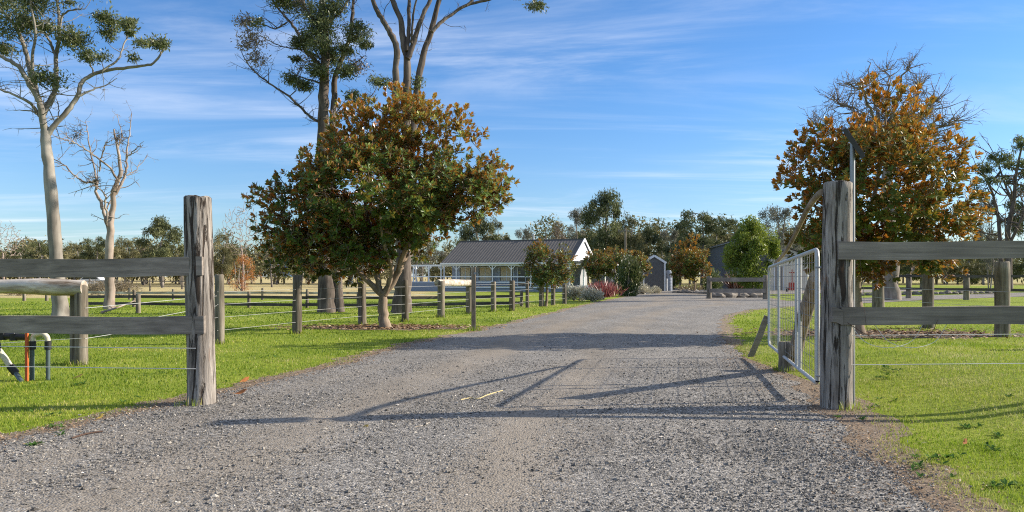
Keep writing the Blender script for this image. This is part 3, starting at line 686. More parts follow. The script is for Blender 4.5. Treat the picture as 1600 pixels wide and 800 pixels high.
def px_tree(name, base, Y, limbs, bark, label, seed, clusters=(), leafmat=None, L=.13, dens=90, fine=0, fine_len=.5, fine_mat=None, group=None, depth=1.4, dry=(), wob=.01, nests=(), tw=1.0):
    """a tree whose main limbs follow measured points; secondary wood and leaves grow from them"""
    t = thing(name, base, label, 'tree', group); s = Skel(seed)
    for q in limbs:
        pts, r0, r1 = q[:3]; dy = q[3] if len(q) > 3 else 0
        k = len(pts); pp = [P(a, b, Y + dy * i / max(1, k - 1)) for i, (a, b) in enumerate(pts)]
        s.limb(pp, r0, r1, 12 if r0 > .1 else 7, 5, wob, flare=.3 if (r0 > .15 and pts is limbs[0][0]) else 0)
    core = len(s.pos)
    mbL = MB(); mbD = MB()
    for group_, mb_, n_mul in ((clusters, mbL, 1), (dry, mbD, .8)):
        for c in group_:
            px, py, rx, ry = c[:4]; k = max(1, int(c[4]) if len(c) > 4 else 6)
            cc = P(px, py, Y + s.r.uniform(-depth, depth) * .6); sx, sz = rx * Y / FPX, ry * Y / FPX
            for j in range(int(k * 1.6 + .5)):
                q = cc + nrm(s.r.normal(size=3)) * np.array((sx, max(sx, .3) * 1.0, sz)) * s.r.random() ** .4 * .85
                s.reach(q, .008, -.05, 5, .011, 1.0)
                rr = np.array((.60, .60, .36)) * s.r.uniform(.4, 1.2) * min(1.0, max(sx, sz) * 1.3 + .2)
                gum_leaves(mb_, q, rr, int(dens * .6 * s.r.uniform(.5, 1.3) * n_mul), s.r, L, .5, s.r.normal(0, .1))
                for z in range(3):
                    e = q + nrm(s.r.normal(size=3)) * rr; s.mb.tube([q, e], [.008, .003], 3, False)
    # bare side twigs
    for k in range(fine):
        i = int(s.r.integers(int(core * .25), core)) if core > 8 else 0
        a = s.pos[i]; ra = s.rad[i]; L2 = fine_len * s.r.uniform(.4, 1.5) * (.5 + 3 * min(ra, .12) / .12 * .3)
        d = nrm(s.r.normal(size=3) * np.array((1, 1, .6)) + np.array((0, 0, .55)))
        b = a + d * L2 * .5 + s.r.normal(0, .05 * L2, 3); c = b + nrm(d + s.r.normal(0, .35, 3) + np.array((0, 0, .2))) * L2 * .6
        r0 = min(ra * .5, .006 + .011 * L2) * tw; s.limb([a, b, c], r0, .003 * tw, 4, 3, nodes=False)
        for z in range(3):
            q = b + (c - b) * s.r.random(); e = q + nrm(d + s.r.normal(0, .8, 3)) * L2 * .35
            s.limb([q, (q + e) / 2 + s.r.normal(0, .03, 3), e], r0 * .5, .0025 * tw, 3, 2, nodes=False)
    s.mb.build('trunk', bark, t, True)
    if mbL.v: mbL.build('crown', leafmat or GUM, t, attr=True)
    if mbD.v: mbD.build('dead_foliage', GUMD, t, attr=True)
    for (px, py, rr) in nests:
        nb = MB(); c = P(px, py, Y)
        for k in range(60):
            a = c + nrm(s.r.normal(size=3)) * rr * s.r.random(); e = a + nrm(s.r.normal(size=3)) * rr * .9
            nb.tube([a, e], [.012, .006], 3, False)
        nb.build('twig_nest', M['twig'], t)
    return t

# tall pale gum at the left
px_tree('gum_tree', G(95, 495), 26.7, [
    ([(95, 497), (91, 440), (86, 380), (80, 300), (73, 235), (71, 205)], .235, .155),
    ([(73, 212), (90, 190), (110, 168), (122, 148), (128, 128), (146, 116), (176, 108), (215, 104), (240, 98), (254, 80), (258, 66)], .10, .025, 1),
    ([(71, 210), (66, 185), (62, 160), (48, 135), (32, 108), (10, 92), (-20, 78), (-50, 50)], .12, .03, -1),
    ([(66, 180), (80, 155), (88, 130), (87, 95), (93, 50), (90, 5), (86, -60)], .105, .03, .5),
    ([(60, 158), (48, 115), (40, 80), (24, 40), (0, 12), (-20, -30)], .10, .03, 1.2),
    ([(64, 165), (55, 130), (50, 95), (55, 50), (48, 0), (60, -50)], .07, .02, -1.5),
    ([(62, 182), (48, 162), (25, 150), (-5, 138), (-40, 130)], .06, .02, -1), ([(58, 178), (45, 173), (20, 172)], .035, .01, 1),
    ([(122, 150), (145, 140), (165, 133), (183, 122)], .04, .01, .5), ([(146, 117), (140, 95), (135, 75)], .03, .01, -.6),
    ([(160, 110), (185, 92), (195, 65), (205, 45)], .04, .015, .8), ([(88, 90), (75, 60), (60, 30), (55, 8)], .05, .015, .4),
    ([(92, 48), (100, 22), (118, 15), (133, 14)], .04, .015, -.4), ([(90, 185), (92, 170), (86, 150)], .02, .01, .4)],
    M['gum_bark'], 'tall pale-trunked gum with forked limbs at the far left', 21,
    clusters=[(120, 58, 28, 15, 10), (165, 32, 15, 11, 6), (198, 36, 17, 10, 6), (176, 52, 14, 10, 4), (246, 67, 14, 9, 6), (222, 64, 10, 6, 2), (140, 86, 11, 8, 4), (158, 90, 9, 6, 2),
              (75, 124, 22, 14, 7), (24, 40, 30, 24, 12), (44, 34, 20, 15, 6), (50, 7, 32, 10, 8), (8, 76, 16, 12, 5), (75, 43, 12, 8, 3), (205, 55, 8, 6, 2), (-30, 20, 40, 40, 10),
              (20, 4, 25, 12, 6), (100, -30, 60, 22, 14), (30, -50, 50, 25, 12), (210, 90, 5, 5, 1), (110, 3, 14, 5, 2)],
    L=.14, dens=150, fine=130, fine_len=.8, tw=1.1)
# dead tree
px_tree('dead_tree', G(172, 483), 33, [
    ([(172, 485), (171, 430), (172, 370), (174, 335), (179, 300), (188, 268), (184, 235), (178, 202)], .19, .03),
    ([(171, 365), (163, 335), (158, 318), (150, 298), (152, 285), (135, 285), (118, 276), (100, 258), (82, 246)], .085, .015, 1),
    ([(187, 285), (172, 262), (150, 246), (130, 231), (105, 220), (86, 213)], .05, .01, -1.5), ([(151, 296), (150, 275), (142, 240), (136, 206), (134, 188)], .05, .01, .8),
    ([(155, 268), (158, 245), (165, 225), (176, 217)], .035, .01, -.6), ([(178, 305), (192, 285), (198, 265), (197, 245), (203, 210), (206, 176)], .07, .012, 1),
    ([(198, 274), (213, 265), (229, 243)], .03, .008, .8), ([(198, 246), (212, 232), (225, 221)], .03, .008, -.8), ([(183, 235), (190, 210), (183, 178)], .03, .008, .4),
    ([(172, 372), (166, 330), (163, 305), (150, 290)], .06, .02, -.5), ([(166, 330), (176, 300), (180, 280)], .03, .01, 1)],
    M['dead_bark'], 'leafless pale dead tree left of the left gate post', 22, fine=110, fine_len=.85, tw=1.5, nests=[(185, 217, .42), (118, 212, .5), (147, 283, .35)], wob=.02)
# twin-trunk gum behind the magnolia
px_tree('gum_tree', G(514, 488), 30, [
    ([(512, 489), (510, 440), (506, 380), (506, 300), (505, 200), (506, 140), (508, 90), (506, 40), (503, -10), (500, -70)], .33, .07),
    ([(531, 488), (528, 450), (520, 380), (518, 300), (520, 200), (522, 150), (524, 120), (535, 90), (548, 50), (552, 0), (560, -50)], .19, .04, .6),
    ([(500, 190), (488, 185), (470, 168), (451, 150), (420, 130), (398, 112), (384, 95), (380, 86)], .06, .012, -1),
    ([(504, 110), (490, 92), (478, 80), (470, 60), (458, 40), (440, 20), (425, 0)], .09, .03, 1), ([(506, 60), (495, 40), (478, 15), (462, -10)], .07, .02, -1),
    ([(506, 95), (480, 80), (450, 75), (430, 68), (405, 55)], .035, .01, .5), ([(507, 40), (530, 20), (545, 0), (570, -30)], .06, .02, .6),
    ([(448, 35), (430, 45), (412, 38), (395, 40)], .035, .01, 1), ([(525, 112), (545, 105), (560, 95), (572, 86)], .04, .01, -.8),
    ([(505, 130), (485, 125), (465, 118), (452, 118)], .04, .01, .3), ([(524, 178), (535, 165), (560, 158), (580, 150), (592, 130)], .03, .01, .3), ([(478, 15), (470, -5), (448, -30)], .05, .02, .5)],
    M['rough_bark'], 'twin-trunked gum with leafy crown rising behind the broad magnolia', 23,
    clusters=[(500, 38, 26, 28, 22), (480, 62, 20, 14, 8), (466, 66, 12, 10, 4), (519, 84, 16, 16, 9), (560, 50, 20, 14, 9), (540, 75, 16, 12, 6), (537, 110, 18, 9, 6), (496, 112, 16, 10, 7),
              (457, 122, 12, 9, 5), (475, 132, 13, 8, 5), (505, 70, 20, 12, 8), (470, 10, 30, 14, 9), (520, 5, 26, 14, 9), (400, 35, 10, 9, 2), (440, 5, 18, 8, 5), (572, 68, 9, 6, 3),
              (590, 125, 9, 5, 2), (570, 158, 14, 6, 3), (500, -35, 60, 26, 22), (430, -20, 30, 16, 6), (462, 90, 8, 5, 2), (545, 148, 14, 6, 3)],
    dry=[(392, 62, 22, 18, 6), (385, 35, 14, 8, 3), (400, 92, 10, 12, 3), (560, 100, 16, 12, 3), (480, 100, 20, 14, 3)], L=.14, dens=170, fine=190, fine_len=.9, tw=1.1)
# multi-stem gum in the middle
px_tree('gum_tree', G(627, 489), 29.5, [
    ([(627, 490), (629, 455), (630, 420), (632, 390)], .36, .30),
    ([(628, 400), (618, 330), (617, 250), (619, 172), (618, 112), (620, 75), (608, 48), (596, 28), (582, 0), (574, -40)], .17, .07, -.8),
    ([(632, 395), (633, 300), (634, 230), (635, 165), (636, 95), (630, 67), (626, 30), (613, 0), (606, -40)], .20, .07, .3),
    ([(637, 92), (647, 64), (661, 22), (673, -2), (685, -40)], .11, .06, .5), ([(636, 80), (639, 40), (639, 0), (642, -40)], .09, .05, .8), ([(643, 68), (644, 45), (648, 10), (660, -20)], .05, .03, -.5),
    ([(634, 390), (640, 300), (643, 230), (648, 170), (658, 100), (672, 54), (686, 0), (696, -40)], .18, .08, 1),
    ([(675, 50), (690, 34), (705, 23), (729, 8), (766, -1), (800, -16), (826, -8), (842, 10)], .08, .02, 1), ([(729, 8), (750, -10), (780, -40)], .05, .02, .3), ([(618, 76), (606, 50), (600, 20), (610, 0)], .02, .01, .6)],
    M['rough_bark'], 'gum with several bare rough stems fanning up above the broad magnolia', 24,
    clusters=[(838, 10, 14, 7, 5), (822, -14, 20, 10, 5), (650, 128, 14, 8, 3), (600, 128, 14, 9, 3), (640, -60, 90, 24, 16), (760, -45, 50, 18, 8)], L=.13, dens=110, fine=40, fine_len=.6)
# leafless spreading crown behind the right magnolia
px_tree('bare_tree', (21.5, 45, 0), 45, [
    ([(1392, 470), (1390, 400), (1388, 300), (1385, 240), (1380, 205)], .45, .2),
    ([(1382, 215), (1372, 180), (1366, 150), (1362, 125), (1355, 95)], .14, .02, 2), ([(1384, 215), (1395, 180), (1402, 150), (1410, 120), (1422, 98)], .14, .02, -2),
    ([(1382, 230), (1355, 200), (1335, 175), (1315, 160), (1300, 152)], .13, .02, 2), ([(1386, 235), (1415, 205), (1440, 180), (1462, 160), (1470, 150)], .14, .02, 1),
    ([(1386, 245), (1425, 225), (1455, 205), (1480, 195), (1496, 185)], .13, .02, -2), ([(1380, 245), (1345, 225), (1315, 215), (1285, 200), (1270, 190)], .13, .02, -2),
    ([(1386, 255), (1430, 250), (1470, 235), (1498, 232)], .12, .02, 1), ([(1378, 225), (1360, 170), (1345, 140), (1325, 130)], .10, .02, -3), ([(1386, 225), (1420, 180), (1435, 140), (1440, 120)], .1, .02, 3),
    ([(1380, 255), (1340, 240), (1310, 235), (1290, 222)], .1, .02, 3), ([(1385, 210), (1384, 170), (1388, 130), (1385, 105)], .1, .02, 1), ([(1430, 222), (1460, 215), (1485, 215)], .06, .01, 3)],
    M['crown_twig'], 'wide leafless brown crown showing above the golden-brown magnolia', 25, fine=850, fine_len=1.3, wob=.06, tw=1.6)

px_tree('gum_tree', ((1572 - 800) / 1200 * 60, 60, 0), 60, [
    ([(1575, 455), (1576, 400), (1575, 360), (1583, 320), (1588, 270), (1596, 232)], .26, .06), ([(1566, 455), (1563, 380), (1558, 330), (1548, 295), (1535, 268)], .18, .05, 2),
    ([(1576, 385), (1590, 355), (1604, 335), (1620, 322)], .12, .04, -2), ([(1583, 320), (1572, 292), (1562, 262), (1556, 244)], .10, .03, 1), ([(1558, 335), (1540, 320), (1526, 300)], .07, .02, -1), ([(1588, 275), (1604, 262), (1618, 256)], .08, .03, 1)],
    M['rough_bark'], 'tall slim-trunked gum with layered dark crown at the right frame edge', 26,
    clusters=[(1596, 226, 12, 9, 6), (1560, 246, 18, 9, 8), (1538, 262, 20, 9, 9), (1586, 255, 20, 9, 8), (1610, 268, 22, 10, 8), (1530, 285, 14, 7, 4), (1548, 282, 14, 7, 4), (1574, 280, 12, 6, 3), (1628, 310, 20, 10, 6), (1590, 215, 8, 5, 2), (1524, 300, 8, 5, 2)],
    L=.26, dens=90, fine=60, fine_len=2.0, tw=2.5, depth=3)

# ---- far trees: prototypes built once at the origin, then copied
FAR = dict(
    dark=leaf_mat('far_dark_foliage', [(0, (.055, .07, .035)), (.5, (.12, .135, .06)), (1, (.22, .225, .10))], None, (.1, .12, .04), .2, .6, .05),
    olive=leaf_mat('far_olive_foliage', [(0, (.09, .095, .045)), (.5, (.18, .17, .08)), (1, (.30, .26, .13))], None, (.15, .15, .05), .2, .6, .05),
    grey=leaf_mat('far_grey_foliage', [(0, (.09, .095, .075)), (.5, (.17, .165, .13)), (1, (.27, .25, .20))], None, (.2, .2, .12), .2, .6, .05),
    brown=leaf_mat('far_brown_twigs', [(0, (.10, .075, .055)), (.5, (.2, .15, .115)), (1, (.3, .24, .18))], None, (.2, .15, .1), .1, .6, .05),
    bright=leaf_mat('bright_foliage', [(0, (.06, .10, .02)), (.5, (.14, .20, .03)), (1, (.28, .31, .05))], None, (.35, .4, .05), .3, .5, .1),
    orange=leaf_mat('orange_foliage', [(0, (.26, .09, .03)), (.5, (.42, .17, .05)), (1, (.55, .27, .08))], None, (.6, .25, .05), .2, .6, .05))
def proto(seed, H, Wd, crown0, ncl, leafn, mat, bark, L=.34, flat=.5, stems=1, clump=1.0, style='gum'):
    t = thing('gum_tree', (0, 0, 0), 'x', 'tree'); s = Skel(seed); r = s.r
    for k in range(stems):
        a = r.uniform(0, 6.28); x = .12 * Wd * k
        s.limb([(x * .3, 0, 0), (x + r.normal(0, .02 * H), r.normal(0, .02 * H), H * .3), (x + r.normal(0, .04 * H), r.normal(0, .04 * H), H * .6), (x + r.normal(0, .05 * H), 0, H * .86)], .028 * H / stems ** .5, .01 * H, 7, 4)
    E = []
    for k in range(ncl):
        a = r.uniform(0, 6.28); u = r.random() ** .6; h = r.uniform(crown0, 1.0)
        wr = math.sin(math.pi * min(1, (h - crown0 + .12) / (1.18 - crown0))) ** .7 * Wd / 2
        E.append((math.cos(a) * u * wr, math.sin(a) * u * wr, h * H - .06 * H))
    E.sort(key=lambda e: abs(e[0]) + abs(e[1]) + .6 * e[2])
    mb = MB()
    for e in E:
        c = np.array(e); s.reach(c, .02, -.1, 4, .02, .8); q = Wd * .12 * clump * r.uniform(.6, 1.3)
        gum_leaves(mb, c, np.array((q, q, q * flat)), int(leafn * 2.6 * r.uniform(.6, 1.3)), r, L * 1.15, .2, r.normal(0, .16))
    s.mb.build('trunk', bark, t, True); mb.build('crown', mat, t, attr=True); t['_H'] = H; t['_W'] = Wd
    return t
def bare_proto(seed, H, Wd, bark, n=260):
    t = thing('bare_tree', (0, 0, 0), 'x', 'tree'); s = Skel(seed); r = s.r
    s.limb([(0, 0, 0), (r.normal(0, .2), 0, H * .25), (r.normal(0, .3), 0, H * .5)], .025 * H, .014 * H, 7, 4)
    E = in_ellipsoids([(0, 0, H * .66, Wd / 2, Wd / 2, H * .34)], n, r, .1); E = E[np.argsort(np.linalg.norm(E - np.array((0, 0, H * .3)), axis=1))]
    for e in E: s.reach(e, .03, -.08, 4, .02, 2.5)
    s.mb.build('trunk', bark, t, True); t['_H'] = H; t['_W'] = Wd
    return t
PR = {
    'umb': proto(31, 10, 9, .55, 26, 130, FAR['dark'], M['far_bark'], .34, .45), 'rnd': proto(32, 10, 9, .32, 46, 130, FAR['dark'], M['far_bark'], .34, .8),
    'oli': proto(33, 10, 9, .25, 46, 120, FAR['olive'], M['far_bark'], .32, .8), 'gry': proto(34, 10, 9, .35, 34, 110, FAR['grey'], M['far_bark'], .26, .7, 2),
    'brn': proto(35, 10, 9, .25, 34, 70, FAR['brown'], M['far_bark'], .22, .9, 2), 'two': proto(36, 12, 8, .6, 24, 130, FAR['dark'], M['far_bark'], .3, .4, 3),
    'bare': bare_proto(37, 9, 6, M['dead_bark']), 'bare2': bare_proto(38, 9, 8, M['twig'], 330),
    'brt': proto(39, 5, 4, .22, 60, 150, FAR['bright'], M['far_bark'], .20, .9, 1, 1.25), 'org': proto(40, 3, 4, .1, 44, 26, FAR['orange'], M['far_bark'], .12, .9, 3, 1.0),
}
USED = set()
def place(kind, px, top, wpx, Y, label, name=None, group='trees beyond the paddocks', base_y=None, rz=None):
    src = PR[kind]
    if kind in USED: o = copy_tree(src)
    else: o = src; USED.add(kind)
    H = CAM_H + (HOR - top) / FPX * Y; Wd = wpx * Y / FPX
    for c in o.children: pass
    o.location = ((px - 800) / FPX * Y, Y, 0); o.rotation_euler = (0, 0, rng.uniform(0, 6.28) if rz is None else rz)
    o.scale = (Wd / src['_W'], Wd / src['_W'], H / src['_H'])
    if name: o.name = name
    tag(o, label, 'tree', group); return o
far = [  # kind, px, top row, width px, distance, label
    ('bare', 5, 342, 60, 95, 'pale bare tree at the left frame edge beyond the paddock'),
    ('umb', 62, 370, 46, 120, 'small dark gum just left of the tall pale trunk, far off'),
    ('oli', 118, 380, 60, 125, 'low olive tree in the gap right of the tall pale trunk'),
    ('umb', 150, 363, 46, 118, 'dark gum top showing left of the dead tree'),
    ('oli', 196, 372, 50, 120, 'olive gum just right of the dead tree'),
    ('rnd', 254, 341, 74, 96, 'dark umbrella-shaped gum left of the left gate post'),
    ('brn', 225, 380, 60, 125, 'brown thin tree behind the umbrella-shaped gum'),
    ('oli', 348, 362, 48, 120, 'olive tree showing right of the left gate post'),
    ('bare', 378, 312, 64, 74, 'tall leafless tree above the orange shrub'),
    ('bare2', 425, 358, 56, 100, 'small leafless tree left of the broad magnolia trunk'),
    ('two', 30, 385, 60, 130, 'faint dark tree low on the left horizon'),
    ('gry', 470, 375, 70, 110, 'grey tree behind the crown base of the broad magnolia'),
    ('oli', 570, 370, 90, 115, 'olive tree seen through the broad magnolia fork'),
    ('gry', 655, 360, 80, 100, 'grey tree at the left end of the house verandah'),
    ('rnd', 745, 335, 70, 110, 'dark round tree above the left part of the house roof'),
    ('oli', 776, 340, 50, 112, 'olive tree rising over the house ridge'),
    ('gry', 818, 354, 50, 112, 'low grey tree over the middle of the house ridge'),
    ('brn', 868, 342, 60, 108, 'brown twiggy tree over the right part of the house ridge'),
    ('gry', 900, 322, 56, 104, 'thin grey tree leaning against the big central gum'),
    ('rnd', 945, 300, 88, 100, 'biggest dark gum in the centre, behind the house gable'),
    ('oli', 985, 335, 50, 98, 'olive gum on the right shoulder of the biggest central gum'),
    ('rnd', 1010, 356, 56, 100, 'dark rounded tree above the white-edged garden shed'),
    ('gry', 1048, 355, 50, 104, 'greyish tree right of the garden shed roof'),
    ('umb', 1096, 318, 84, 98, 'dark gum with open crown above the orange-tipped round tree'),
    ('rnd', 1062, 372, 56, 96, 'low dark tree between the garden shed and the grey barn'),
    ('two', 1148, 338, 62, 104, 'dark gum behind the roof of the grey barn'),
    ('gry', 1216, 318, 86, 100, 'pale grey-leaved gum between green tree and curved gate stay'),
    ('rnd', 1255, 372, 70, 110, 'dark low tree behind the cream garage'),
    ('gry', 1545, 300, 46, 66, 'slim grey tree left of the tall gum at the right edge'),
    ('umb', 1618, 262, 80, 64, 'dark gum crown cut by the right frame edge'),
    ('rnd', 1440, 392, 80, 95, 'dark low tree seen under the golden-brown magnolia'),
    ('oli', 1510, 398, 70, 90, 'olive low tree between magnolia and right frame edge'),
    ('rnd', 1580, 385, 90, 92, 'dark low tree behind the far right post'),
    ('gry', 1345, 395, 60, 100, 'grey low tree behind the right magnolia trunk'),
]
for f in far: place(*f[:5], f[5])
place('brt', 1175, 343, 82, 56, 'bright green round tree with pale trunk in front of the grey barn', 'green_tree', None)
place('org', 382, 401, 56, 72, 'bright orange shrub standing at the edge of the dry paddock', 'orange_shrub', None)

def woodland():
    """the far wood that reads as one mass behind the named trees"""
    mb = MB(); tr = MB(); r = np.random.default_rng(77)
    for k in range(330):
        px = r.uniform(-450, 2100); Y = r.uniform(125, 165); x = (px - 800) / FPX * Y
        H = r.uniform(5.5, 9.0) + (3 if 850 < px < 1300 else 0)
        for j in range(9):
            c = np.array((x + r.normal(0, 2.2), Y + r.normal(0, 2), H * r.uniform(.25, .95))); q = r.uniform(1.0, 2.2)
            gum_leaves(mb, c, np.array((q, q, q * .75)), 90, r, .75, .2, r.normal(0, .2))
        tr.tube([(x, Y, 0), (x + r.normal(0, .4), Y, H * .8)], [.2, .07], 4, False)
    o = tag(mb.build('distant_woodland', FAR['olive'], attr=True), 'distant olive woodland along the horizon behind the paddocks', 'woodland', kind='stuff')
    tr.build('tree_trunk', M['far_bark'], None)
    t = bpy.data.objects['tree_trunk']; t.parent = o; t['kind'] = 'stuff'
woodland()

weeds()
# small magnolias and garden shrubs near the buildings
def small_magnolia(px, base_y, E, label, seed, ncl=46, nper=7, mat=None, ls=.17):
    b = G(px, base_y); Y = b[1]; topp = min(e[1] for e in E)
    return magnolia('small_magnolia', b, [([(px, base_y, Y), (px + 2, (base_y + 430) / 2, Y), (px - 1, 425, Y)], .07, .04), ([(px, 430, Y), (px + 8, 410, Y), (px + 12, topp + 20, Y)], .04, .015),
                    ([(px, 430, Y), (px - 9, 412, Y), (px - 14, topp + 28, Y)], .04, .015)], ell_px(E, Y, 1), ncl, nper, label, Y, seed, mat or MAG, ls, .36, nl=7)
small_magnolia(853, 479, [(846, 416, 24, 20), (845, 400, 18, 12), (880, 412, 20, 18), (830, 425, 12, 12), (864, 432, 28, 10)], 'small rust-tipped magnolia at the driveway edge in front of the house', 51, 85, 9)
small_magnolia(978, 457, [(950, 410, 38, 20), (985, 415, 26, 22), (930, 420, 24, 16), (1000, 424, 11, 12), (992, 408, 18, 12)], 'spreading small magnolia over the red shrub beside the house', 52, 170, 10, None, .24)
small_magnolia(1084, 458, [(1077, 405, 26, 24), (1068, 424, 22, 14), (1092, 421, 18, 17), (1080, 386, 14, 14)], 'round orange-tipped magnolia between garden shed and grey barn', 53, 110, 9, MAG2, .24)

def shrub(name, px, py, rx, ry, label, stops, n, L, up=1.0, seed=1, spiky=False, wr=.3, trans=(.35, .33, .2)):
    b = G(px, py); Y = b[1]; r = np.random.default_rng(seed); t = thing(name, b, label, 'shrub')
    sx, sz = rx * Y / FPX, ry * Y / FPX; mb = MB(); st = MB()
    if spiky:
        p = np.c_[r.normal(0, sx * .3, n), r.normal(0, sx * .25, n), np.zeros(n)] + b
        d = nrm(np.c_[r.normal(0, .5, n), r.normal(0, .4, n), np.full(n, 1.0)]); LL = sz * r.uniform(.6, 1.15, n)
        hh = p + d * (LL * r.uniform(.1, .6, n))[:, None]; nv = nrm(np.cross(d, r.normal(size=(n, 3)))); V, F = leaves4(hh, d, nv, LL * .5, np.full(n, L)); mb.add(V, F, np.repeat(r.random(n), 4))
    else:
        k = 26; cs = nrm(r.normal(size=(k, 3))) * r.random((k, 1)) ** .4 * np.array((sx * .72, sx * .7, sz * .5)) + b + np.array((0, 0, sz * .5)); cs[:, 2] = np.maximum(cs[:, 2], .12)
        i = r.integers(0, k, n); p = cs[i] + nrm(r.normal(size=(n, 3))) * (r.random((n, 1)) ** .4) * np.array((sx, sx, sz)) * .32; p[:, 2] = np.maximum(p[:, 2], .03)
        d = nrm(p - b + np.array((0, 0, sz * .2 * up)) + r.normal(0, .4, (n, 3)) * sx); nv = nrm(np.cross(d, r.normal(size=(n, 3)))); LL = L * r.uniform(.6, 1.3, n)
        V, F = leaves4(p, d, nv, LL, LL * wr); mb.add(V, F, np.repeat(np.clip(r.normal(.5, .2, n) + (_h(i, i * 0, 3) - .5) * .4, 0, 1), 4))
    for z in range(8):
        e = b + np.array((r.normal(0, sx * .4), r.normal(0, sx * .4), sz * .7)); st.tube([b, (b + e) / 2 + r.normal(0, .03, 3), e], [.025, .015, .008], 4, False)
    mb.build('foliage', leaf_mat(name + '_leaf', stops, None, trans, .2, .5, .15), t, attr=True); st.build('stem', M['twig'], t)
    return t
sage = [(0, (.27, .26, .19)), (.5, (.48, .45, .34)), (1, (.68, .61, .46))]
dgreen = [(0, (.025, .045, .012)), (.5, (.055, .085, .02)), (1, (.13, .16, .03))]
shrub('sage_shrub', 897, 470, 22, 20, 'grey-green bushy mound at the lawn end beside the house steps', sage, 2600, .16, seed=61)
shrub('sage_shrub', 925, 471, 22, 16, 'grey-beige mound left of the red shrub', sage, 2600, .14, seed=62)
shrub('red_shrub', 942, 468, 27, 29, 'crimson-stemmed spiky shrub at the driveway edge', [(0, (.16, .04, .04)), (.5, (.30, .09, .09)), (1, (.42, .24, .18))], 1000, .05, seed=63, spiky=True, trans=(.5, .1, .1))
shrub('evergreen_shrub', 980, 463, 24, 56, 'dense dark evergreen bush right of the red shrub', dgreen, 5200, .20, seed=64)
shrub('sage_shrub', 1004, 460, 18, 14, 'low grey-leaved mound in front of the dark evergreen bush', sage, 1600, .16, seed=65)
shrub('sage_shrub', 1022, 459, 14, 10, 'small pale mound at the foot of the garden shed', sage, 1200, .14, seed=66)
shrub('evergreen_shrub', 1112, 457, 18, 34, 'bright green bush right of the orange-tipped round magnolia', [(0, (.05, .08, .02)), (.5, (.1, .16, .03)), (1, (.2, .25, .05))], 2600, .2, seed=67)
shrub('flax_clump', 1150, 459, 12, 34, 'dark reddish strappy plant behind the low fence panel', [(0, (.05, .02, .015)), (.5, (.14, .05, .03)), (1, (.26, .1, .05))], 500, .07, seed=68, spiky=True)
shrub('ground_shrub', 1078, 456, 30, 10, 'low reddish ground plants in the bed by the round magnolia', [(0, (.2, .08, .06)), (.5, (.26, .2, .1)), (1, (.2, .24, .08))], 1500, .16, seed=69)
shrub('ground_shrub', 1170, 462, 34, 10, 'low green and beige plants behind the short fence panel', [(0, (.09, .12, .04)), (.5, (.2, .2, .09)), (1, (.32, .27, .17))], 1800, .14, seed=70)
shrub('evergreen_shrub', 1053, 453, 13, 46, 'tall dark hedge plant right of the garden shed', dgreen, 3000, .22, seed=71)
shrub('brush_heap', 175, 462, 46, 22, 'grey-brown heap of dry brush in the left paddock', [(0, (.10, .075, .05)), (.5, (.19, .15, .10)), (1, (.28, .24, .15))], 3600, .25, seed=72, wr=.12)
shrub('brush_heap', 30, 462, 26, 12, 'small brown brush clump near the left edge of the paddock', [(0, (.10, .075, .05)), (.5, (.19, .15, .10)), (1, (.28, .24, .15))], 1400, .25, seed=73, wr=.12)

# ------------------------------------------------------------------ entrance fences and gate
def round_post(mb, a, b, r0, r1, seed, n=40, rings=34, groove=.08, top_round=.04):
    a, b = np.asarray(a, float), np.asarray(b, float); ang = np.arange(n) * 2 * math.pi / n; rows = []
    r = np.random.default_rng(seed)
    for k in range(rings + 1):
        t = k / rings; c = a + (b - a) * t; rr = r0 + (r1 - r0) * t
        g = (fbm(ang * 4.0, np.full(n, t * 1.6), seed, 4) - .5) * 2; g2 = np.minimum(0, vn(ang * 7, np.full(n, t * .9 + 3), seed + 5) - .3) * 2.2
        blend = np.minimum(1, np.minimum(ang, 2 * math.pi - ang) / .5)
        q = rr * (1 + (groove * g + groove * g2) * blend + .03 * math.sin(t * 7 + seed))
        if k == 0: q = q * 1.04
        rows.append(np.c_[c[0] + np.cos(ang) * q, c[1] + np.sin(ang) * q, np.full(n, c[2]) + (0 if k < rings else (fbm(ang * 1.5, ang * 0, seed + 9) - .5) * top_round)])
    rows.append(np.c_[b[0] + (rows[-1][:, 0] - b[0]) * .86, b[1] + (rows[-1][:, 1] - b[1]) * .86, rows[-1][:, 2] + .018])
    V = np.concatenate(rows); m = len(rows); i = np.arange(m - 1)[:, None] * n; j = np.arange(n)[None]; jn = (j + 1) % n
    mb.add(V, np.stack([i + j, i + jn, i + n + jn, i + n + j], -1).reshape(-1, 4))
    c = np.vstack([[b + np.array((0, 0, .006))], rows[-1]]); mb.add(c, [(0, q + 1, (q + 1) % n + 1, (q + 1) % n + 1) for q in range(n)])
    return mb
def wire(mb, pts, r=.003, n=4, sag=.0):
    mb.tube(pts, r, n, False)

